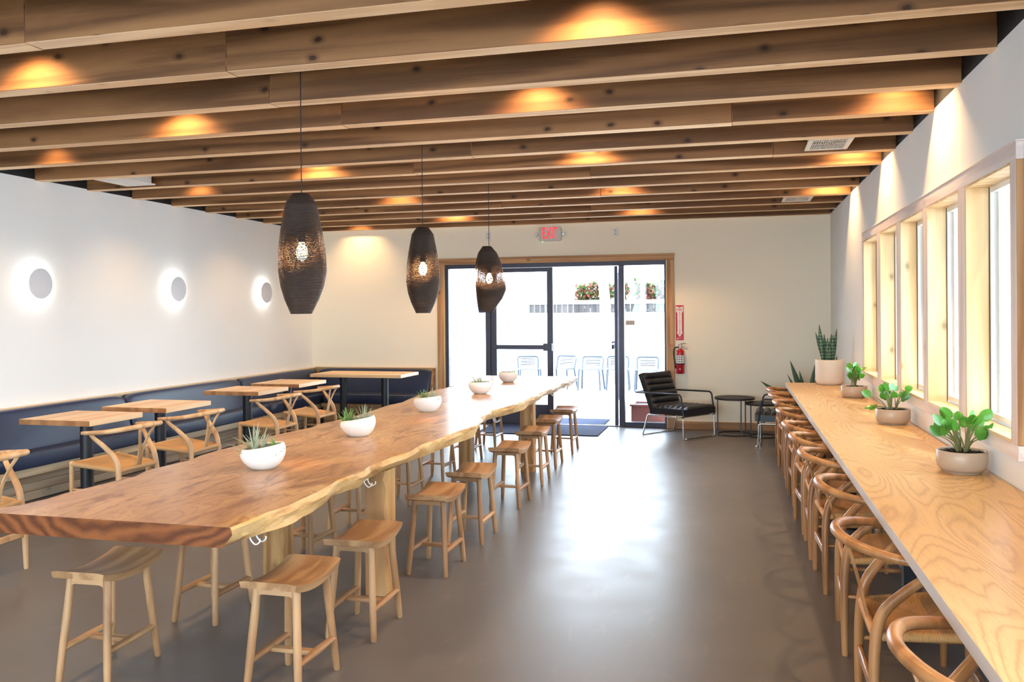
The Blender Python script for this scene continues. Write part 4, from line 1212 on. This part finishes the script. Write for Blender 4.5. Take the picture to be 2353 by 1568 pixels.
def side_table(x, y, r, h, a0, label):
    t = thing('side_table', label, 'table', (x, y, 0), 0, 'round dark nesting tables')
    m = MB(); m.lathe([(.001, h - .026), (r - .004, h - .026), (r, h - .022), (r, h - .004), (r - .004, h), (.001, h)], 48); m.build('table_top', M['rubber'], t, sharp=40)
    for k in range(3):
        a = a0 + k * 2 * PI / 3
        m = MB(); px, py = (r - .035) * math.cos(a), (r - .035) * math.sin(a); m.box(px - .008, px + .008, py - .008, py + .008, .0, h - .026); m.build('leg', M['black_tube'], t)
    m = MB(); m.tube([((r - .035) * math.cos(k * PI / 20), (r - .035) * math.sin(k * PI / 20), .008) for k in range(40)], .007, 8, closed=True); m.build('base_ring', M['black_tube'], t)
    return t
side_table(.008, 10.80, .24, .458, -1.2, 'larger round dark side table beside the black armchair')
side_table(.335, 10.68, .206, .408, 2.5, 'smaller lower round side table tucked under the larger one')

# ------------------------------------------------------------------ ceiling vents, mats
def vent(x0, x1, y0, y1, label):
    t = thing('ceiling_vent', label, 'vent', ((x0 + x1) / 2, (y0 + y1) / 2, 2.70), 0, 'white air vents between the beams')
    hx, hy = (x1 - x0) / 2, (y1 - y0) / 2
    m = MB(); b = .035
    m.box(-hx, hx, -hy, -hy + b, 0, .012); m.box(-hx, hx, hy - b, hy, 0, .012); m.box(-hx, -hx + b, -hy + b, hy - b, 0, .012); m.box(hx - b, hx, -hy + b, hy - b, 0, .012)
    m.build('frame', M['white_plastic'], t, bevel=.003)
    m = MB(); g = .02
    m.box(-hx + g, -hx + g + .012, -hy + g, hy - g, .012, .275); m.box(hx - g - .012, hx - g, -hy + g, hy - g, .012, .275); m.box(-hx + g, hx - g, -hy + g, -hy + g + .012, .012, .275); m.box(-hx + g, hx - g, hy - g - .012, hy - g, .012, .275)
    m.build('duct_box', M['white_plastic'], t)
    m = MB(); n = 14
    for q in range(n):
        x = -hx + b + (2 * hx - 2 * b) * (q + .5) / n
        m.box(x - .0015, x + .0015, -hy + b, hy - b, .002, .016)
    for q in (-.5, 0, .5): m.box(-hx + b, hx - b, q * hy - .003, q * hy + .003, .003, .012)
    m.build('louvres', M['white_plastic'], t)
    m = MB(); m.box(-hx + b, hx - b, -hy + b, hy - b, .05, .055); m.build('damper', M['ink'], t)
    m = MB(); m.box(-.006, .006, -hy - .02, -hy, .001, .009); m.build('lever', M['white_plastic'], t)
vent(.52, .82, 6.31, 6.735, 'white ceiling vent between beams nearer the broad end window')
vent(.52, .82, 9.41, 9.84, 'white ceiling vent between beams near the back corner by the window wall')
vent(-5.40, -5.09, 6.31, 6.735, 'white ceiling vent between beams above the long banquette')
m = MB(); m.box(-3.15, -1.60, 10.28, 11.16, 0, .012); tag(m.build('floor_mat', M['mat'], bevel=.004), 'dark ribbed entrance mat on the concrete inside the glass doors', 'mat')
m = MB(); m.box(-3.1, -1.70, 11.45, 12.06, -.02, -.006); tag(m.build('floor_mat', M['mat'], bevel=.004), 'ribbed mat on the patio just outside the glass doors', 'mat')

# ------------------------------------------------------------------ outside
g = MB(); g.box(-40, 30, YB + .16, 60, -.3, -.02); g.box(XR + .2, 30, -30, YB + .16, -.3, -.02); g.box(-40, XL - .2, -30, YB + .16, -.3, -.02); g.box(XL - .2, XR + .2, -30, YF - .2, -.3, -.02)
struct(g.build('ground', M['patio']))
w = MB(); w.box(-14, 6, 18.4, 18.6, -.02, 1.495); struct(w.build('wall_1', M['stucco'])); bpy.data.objects['wall_1'].name = 'wall_patio'
FN = thing('board_fence', 'weathered grey board fence behind the white patio wall', 'fence', (0, 20, 0))
m = MB(); rr = random.Random(2)
x = -4.75
while x < 5:
    m.box(x, x + .125, -.01, .012, 0, 1.77 + rr.uniform(-.01, .01))
    x += .135
m.build('boards', M['fence'], FN); m = MB(); m.box(-4.75, 5, -.03, -.01, 1.70, 1.79); m.box(-4.75, 5, .012, .05, .3, .39); m.build('rails', M['stucco'], FN)
def hedge(x0, x1, y, z0, z1, label, mix, seed):
    t = thing('hedge', label, 'hedge', ((x0 + x1) / 2, y, 0), 0, 'hedge shrubs behind the fence')
    rr = random.Random(seed)
    for mi, (mat, frac, nm) in enumerate(((M['hedge'], 1 - mix, 'leaves'), (M['hedge_red'], mix, 'red_leaves'))):
        m = MB()
        for q in range(int(1500 * (x1 - x0) * frac)):
            px = rr.uniform(x0, x1) - (x0 + x1) / 2; pz = z0 + (z1 - z0) * rr.random() ** .8 + .06 * math.sin(px * 5 + seed); py = rr.uniform(-.3, .3)
            d = Vector((rr.uniform(-1, 1), rr.uniform(-1, .3), rr.uniform(-.3, 1)))
            m.blade((px, py, pz), d, rr.uniform(.09, .15), .075, .1, 3, cup=.2)
        o = m.build(nm, mat, t, sharp=80); o['kind'] = 'stuff'
    m = MB()
    for q in range(5):
        px = (x0 - x1) / 2 + (x1 - x0) * (q + .5) / 5; m.tube([(px, 0, 0), (px + .05, 0, z1 - .2)], [.03, .01], 6)
    m.build('stems', M['trunk'], t)
hedge(-3.70, -2.82, 20.6, 1.35, 2.16, 'green and red shrub behind the fence, seen through the open doorway', .45, 1)
hedge(-2.66, -2.44, 20.6, 1.35, 2.18, 'reddish shrub behind the fence beside the open door leaf', .6, 2)
hedge(-2.25, 0.4, 20.6, 1.35, 2.22, 'green and pink hedge behind the fence, seen through the narrow side pane', .42, 3)
m = MB(); m.tube([(-1.86, 18.25, -.02), (-1.86, 18.25, 3.1)], .045, 10); tag(m.build('patio_post', M['stucco']), 'thin white post in front of the patio wall', 'post')
m = MB(); m.tube(spline([(-2.62, 18.24, -.02), (-2.66, 18.24, 1.0), (-2.66, 18.24, 1.7), (-2.72, 18.24, 2.6), (-2.6, 18.24, 3.4)], 5), [.14, .09], 10); tag(m.build('tree_trunk', M['trunk']), 'pale tree trunk standing before the fence outside the doors', 'tree')
# white counter along the patio wall
PT = thing('patio_counter', 'long white counter on the patio behind the metal chairs', 'counter', (-1.8, 17.75, 0))
m = MB(); m.box(-2.9, 2.9, -.3, .3, .70, .75); m.build('counter_top', M['stucco'], PT, bevel=.004)
for x in (-2.6, 0, 2.5):
    m = MB(); m.box(x - .06, x + .06, -.22, .22, -.02, .70); m.build('leg', M['stucco'], PT)
def patio_chair(label):
    t = thing('patio_chair', label, 'chair', (0, 0, 0), 0, 'pale metal chairs on the patio')
    m = MB()
    for s in (-1, 1):
        m = MB(); m.tube(fillet([(s * .22, .2, 0), (s * .2, .19, .40), (s * .2, -.18, .40)], .03), .019, 8); m.build('front_leg', M['pale_metal'], t)
        m = MB(); m.tube([(s * .2, -.15, .40), (s * .23, -.24, 0)], .019, 8); m.build('rear_leg', M['pale_metal'], t)
    m = MB(); m.tube(fillet([(-.2, -.17, .40), (-.21, -.26, .64), (.21, -.26, .64), (.2, -.17, .40)], .06), .019, 8); m.build('back_frame', M['pale_metal'], t)
    m = MB()
    for q in range(6):
        y = -.16 + q * .066; m.box(-.2, .2, y, y + .045, .40, .41)
    m.build('seat', M['pale_metal'], t)
    m = MB()
    for q in range(5): m.box(-.15, .15, -.205 - q * .011, -.2 - q * .011, .47 + q * .03, .487 + q * .03)
    m.build('backrest', M['pale_metal'], t)
    return t
pc = None
for i, (x, y, a) in enumerate([(-3.95, 16.6, 200), (-2.72, 16.65, 178), (-2.2, 16.75, 186), (-1.62, 16.6, 181), (-1.02, 16.7, 172), (-3.35, 16.9, 165)]):
    lab = 'pale metal patio chair, %s along the white counter outside' % ['first', 'third', 'fourth', 'fifth', 'sixth', 'second'][i]
    if pc is None: pc = patio_chair(lab); c = pc
    else: c = copy_tree(pc); c['label'] = lab
    c.location = (x, y, -.02); c.rotation_euler = (0, 0, math.radians(a))
PB = thing('planter_box', 'low red-brown wooden planter box just outside the narrow side pane', 'planter', (-.95, 11.78, -.02))
m = MB(); m.box(-.40, .42, -.17, .25, 0, .25); m.build('box', M['planter_wood'], PB, bevel=.004)
m = MB(); m.box(-.42, .44, -.19, -.14, .25, .275); m.box(-.42, .44, .22, .27, .25, .275); m.box(-.42, -.37, -.14, .22, .25, .275); m.box(.39, .44, -.14, .22, .25, .275); m.build('rim', M['planter_wood'], PB, bevel=.003)
m = MB(); m.box(-.37, .39, -.14, .22, .25, .258); m.build('soil', M['soil'], PB)
# pale building far left beyond the doors, with a blue awning
BG = thing('building', 'pale building with a blue awning beyond the patio', 'building', (-9.4, 24, 0))
m = MB(); m.box(-3, 2.4, 0, 4, -.02, 5.5); m.build('facade', M['stucco'], BG)
m = MB(); m.prism([(0, 1.5), (0, 2.05), (-.7, 1.5)], 1.3, 2.35, M=Matrix(((0, 0, 1, 0), (1, 0, 0, 0), (0, 1, 0, 0), (0, 0, 0, 1)))); m.build('awning', M['blue_cloth'], BG)
# parked car and shrubs beyond the window wall
CR = thing('car', 'pale parked car outside the end window', 'car', (6.2, 12.3, -.02), math.radians(4))
prof = [(-2.1, .35), (-2.15, .75), (-1.9, .92), (-1.1, 1.0), (-.45, 1.42), (.9, 1.45), (1.6, 1.05), (2.1, .95), (2.2, .4), (1.75, .3), (-1.7, .3)]
m = MB(); m.prism(prof, -.85, .85, M=Matrix(((0, 0, 1, 0), (1, 0, 0, 0), (0, 1, 0, 0), (0, 0, 0, 1)))); m.build('body', M['car_paint'], CR, bevel=.06, segs=3)
m = MB(); m.prism([(-1.0, 1.02), (-.42, 1.36), (.2, 1.38), (.2, 1.02)], -.86, .86, M=Matrix(((0, 0, 1, 0), (1, 0, 0, 0), (0, 1, 0, 0), (0, 0, 0, 1)))); m.prism([(.28, 1.02), (.28, 1.38), (.85, 1.38), (1.4, 1.05)], -.86, .86, M=Matrix(((0, 0, 1, 0), (1, 0, 0, 0), (0, 1, 0, 0), (0, 0, 0, 1)))); m.build('windows', M['car_glass'], CR)
for yy in (-1.35, 1.35):
    for s in (-1, 1):
        m = MB(); m.lathe([(.001, 0), (.2, 0), (.2, -.02), (.32, -.02), (.34, .0), (.34, .18), (.001, .18)], 28); m.v = [(s * (.88 - p[2]), yy + p[0], .34 + p[1]) for p in m.v]; m.build('wheel', M['rubber'], CR, sharp=40)
def shrub(x, y, r, label, seed):
    t = thing('shrub', label, 'shrub', (x, y, -.02), 0, 'low shrubs outside the windows')
    rr = random.Random(seed); m = MB()
    for q in range(420):
        a = rr.uniform(0, 2 * PI); el = rr.uniform(0, PI / 2); q_ = r * rr.uniform(.6, 1)
        d = Vector((math.cos(a) * math.cos(el), math.sin(a) * math.cos(el), math.sin(el)))
        m.blade(d * q_, d + Vector((rr.uniform(-.6, .6), rr.uniform(-.6, .6), .3)), .09, .035, .2, 3)
    m.build('leaves', M['hedge'], t, sharp=80)['kind'] = 'stuff'
    m = MB()
    for q in range(5): m.tube([(0, 0, 0), (rr.uniform(-.3, .3) * r, rr.uniform(-.3, .3) * r, r * .7)], [.012, .004], 6)
    m.build('stems', M['trunk'], t)
shrub(2.9, 7.0, .5, 'low green shrub outside the end window', 1)
shrub(3.1, 9.6, .55, 'low green shrub outside beside the parked car', 2)

# ------------------------------------------------------------------ light
W = bpy.data.worlds.new('World'); SC.world = W; W.use_nodes = True
nt = W.node_tree; nt.nodes.clear()
out = nt.nodes.new('ShaderNodeOutputWorld'); bg = nt.nodes.new('ShaderNodeBackground')
tc = nt.nodes.new('ShaderNodeTexCoord'); sp = nt.nodes.new('ShaderNodeSeparateXYZ'); cr = nt.nodes.new('ShaderNodeValToRGB')
nt.links.new(tc.outputs['Generated'], sp.inputs[0]); nt.links.new(sp.outputs[2], cr.inputs[0])
cr.color_ramp.elements[0].color = (.72, .87, 1, 1); cr.color_ramp.elements[1].color = (.62, .78, 1, 1); cr.color_ramp.elements[1].position = .8
nt.links.new(cr.outputs[0], bg.inputs[0]); bg.inputs[1].default_value = 6.4; nt.links.new(bg.outputs[0], out.inputs[0])
su = bpy.data.lights.new('sun', 'SUN'); su.energy = 4; su.angle = .02; su.color = (1, .96, .9)
so = bpy.data.objects.new('sun', su); C.objects.link(so)
dirv = Vector((-.30, .62, -1.0)).normalized(); so.rotation_euler = dirv.to_track_quat('-Z', 'Y').to_euler()
def portal(name, loc, rot, sx, sy):
    l = bpy.data.lights.new(name, 'AREA'); l.shape = 'RECTANGLE'; l.size = sx; l.size_y = sy; l.cycles.is_portal = True
    o = bpy.data.objects.new(name, l); C.objects.link(o); o.location = loc; o.rotation_euler = rot
portal('daylight_portal', ((DX0 + DX1) / 2, YB + .14, DZ / 2), (PI / 2, 0, PI), DX1 - DX0, DZ)
bpy.data.objects['daylight_portal'].rotation_euler = (-PI / 2, 0, 0)
for (a, b) in WIN + [WX]: portal('daylight_portal', (XR + .155, (a + b) / 2, (WZ0 + WZ1) / 2), (0, PI / 2, 0), WZ1 - WZ0, b - a)
for (a, b) in FO: portal('daylight_portal', ((a + b) / 2, YF - .14, 1.42), (PI / 2, 0, 0), b - a, 2.15)
# recessed downlights above the beams, warm
spots = []
for k in (-5, -2, 1, 3, 6, 9, 12):
    for x in (-3.47, -1.1): spots.append((x, k))
for k in (-4, -1, 1.0, 4, 7, 10, 13):
    for x in (-5.07, .94): spots.append((x, int(k)))
spots = [s for s in spots if not (s == (-5.07, 1) or s == (.94, 1))] + [(-.55, 1)]
spots = [s for s in spots if s not in ((-1.1, 1), (.94, 13))]
for (x, k) in spots:
    l = bpy.data.lights.new('downlight', 'SPOT'); l.energy = 22 if x < -5 else 33; l.color = (1, .61, .28); l.spot_size = math.radians(108 if x < -5 else 124); l.spot_blend = .9; l.shadow_soft_size = .035
    o = bpy.data.objects.new('downlight', l); C.objects.link(o); o.location = (x, Y0 + DY * k - .2, TOP - .02)

# ------------------------------------------------------------------ camera
f_px, yaw, pitch, roll, cyp, h = 1963.91, .2534, -.0033, -.0078, 725.25, 1.5116
fw = Vector((-math.sin(yaw) * math.cos(pitch), math.cos(yaw) * math.cos(pitch), math.sin(pitch)))
r = Vector((math.cos(yaw), math.sin(yaw), 0)); u = r.cross(fw)
r2 = r * math.cos(roll) + u * math.sin(roll); u2 = -r * math.sin(roll) + u * math.cos(roll)
cd = bpy.data.cameras.new('camera'); cam = bpy.data.objects.new('camera', cd); C.objects.link(cam)
mw = Matrix.Identity(4)
for i in range(3):
    mw[i][0], mw[i][1], mw[i][2] = r2[i], u2[i], -fw[i]
mw[2][3] = h
cam.matrix_world = mw
cd.sensor_width = 36; cd.sensor_fit = 'HORIZONTAL'; cd.lens = f_px * 36 / 2353; cd.shift_y = (cyp - 784) / 2353; cd.clip_start = .05; cd.clip_end = 200
SC.camera = cam
vs = SC.view_settings
vs.view_transform = 'Standard'; vs.look = 'None'; vs.gamma = 1.0; vs.use_curve_mapping = False; vs.exposure = 1.55
SC.cycles.use_denoising = True
SC.cycles.max_bounces = 10; SC.cycles.diffuse_bounces = 5; SC.cycles.transparent_max_bounces = 24; SC.cycles.sample_clamp_indirect = 6
SC.cycles.caustics_reflective = False; SC.cycles.caustics_refractive = False
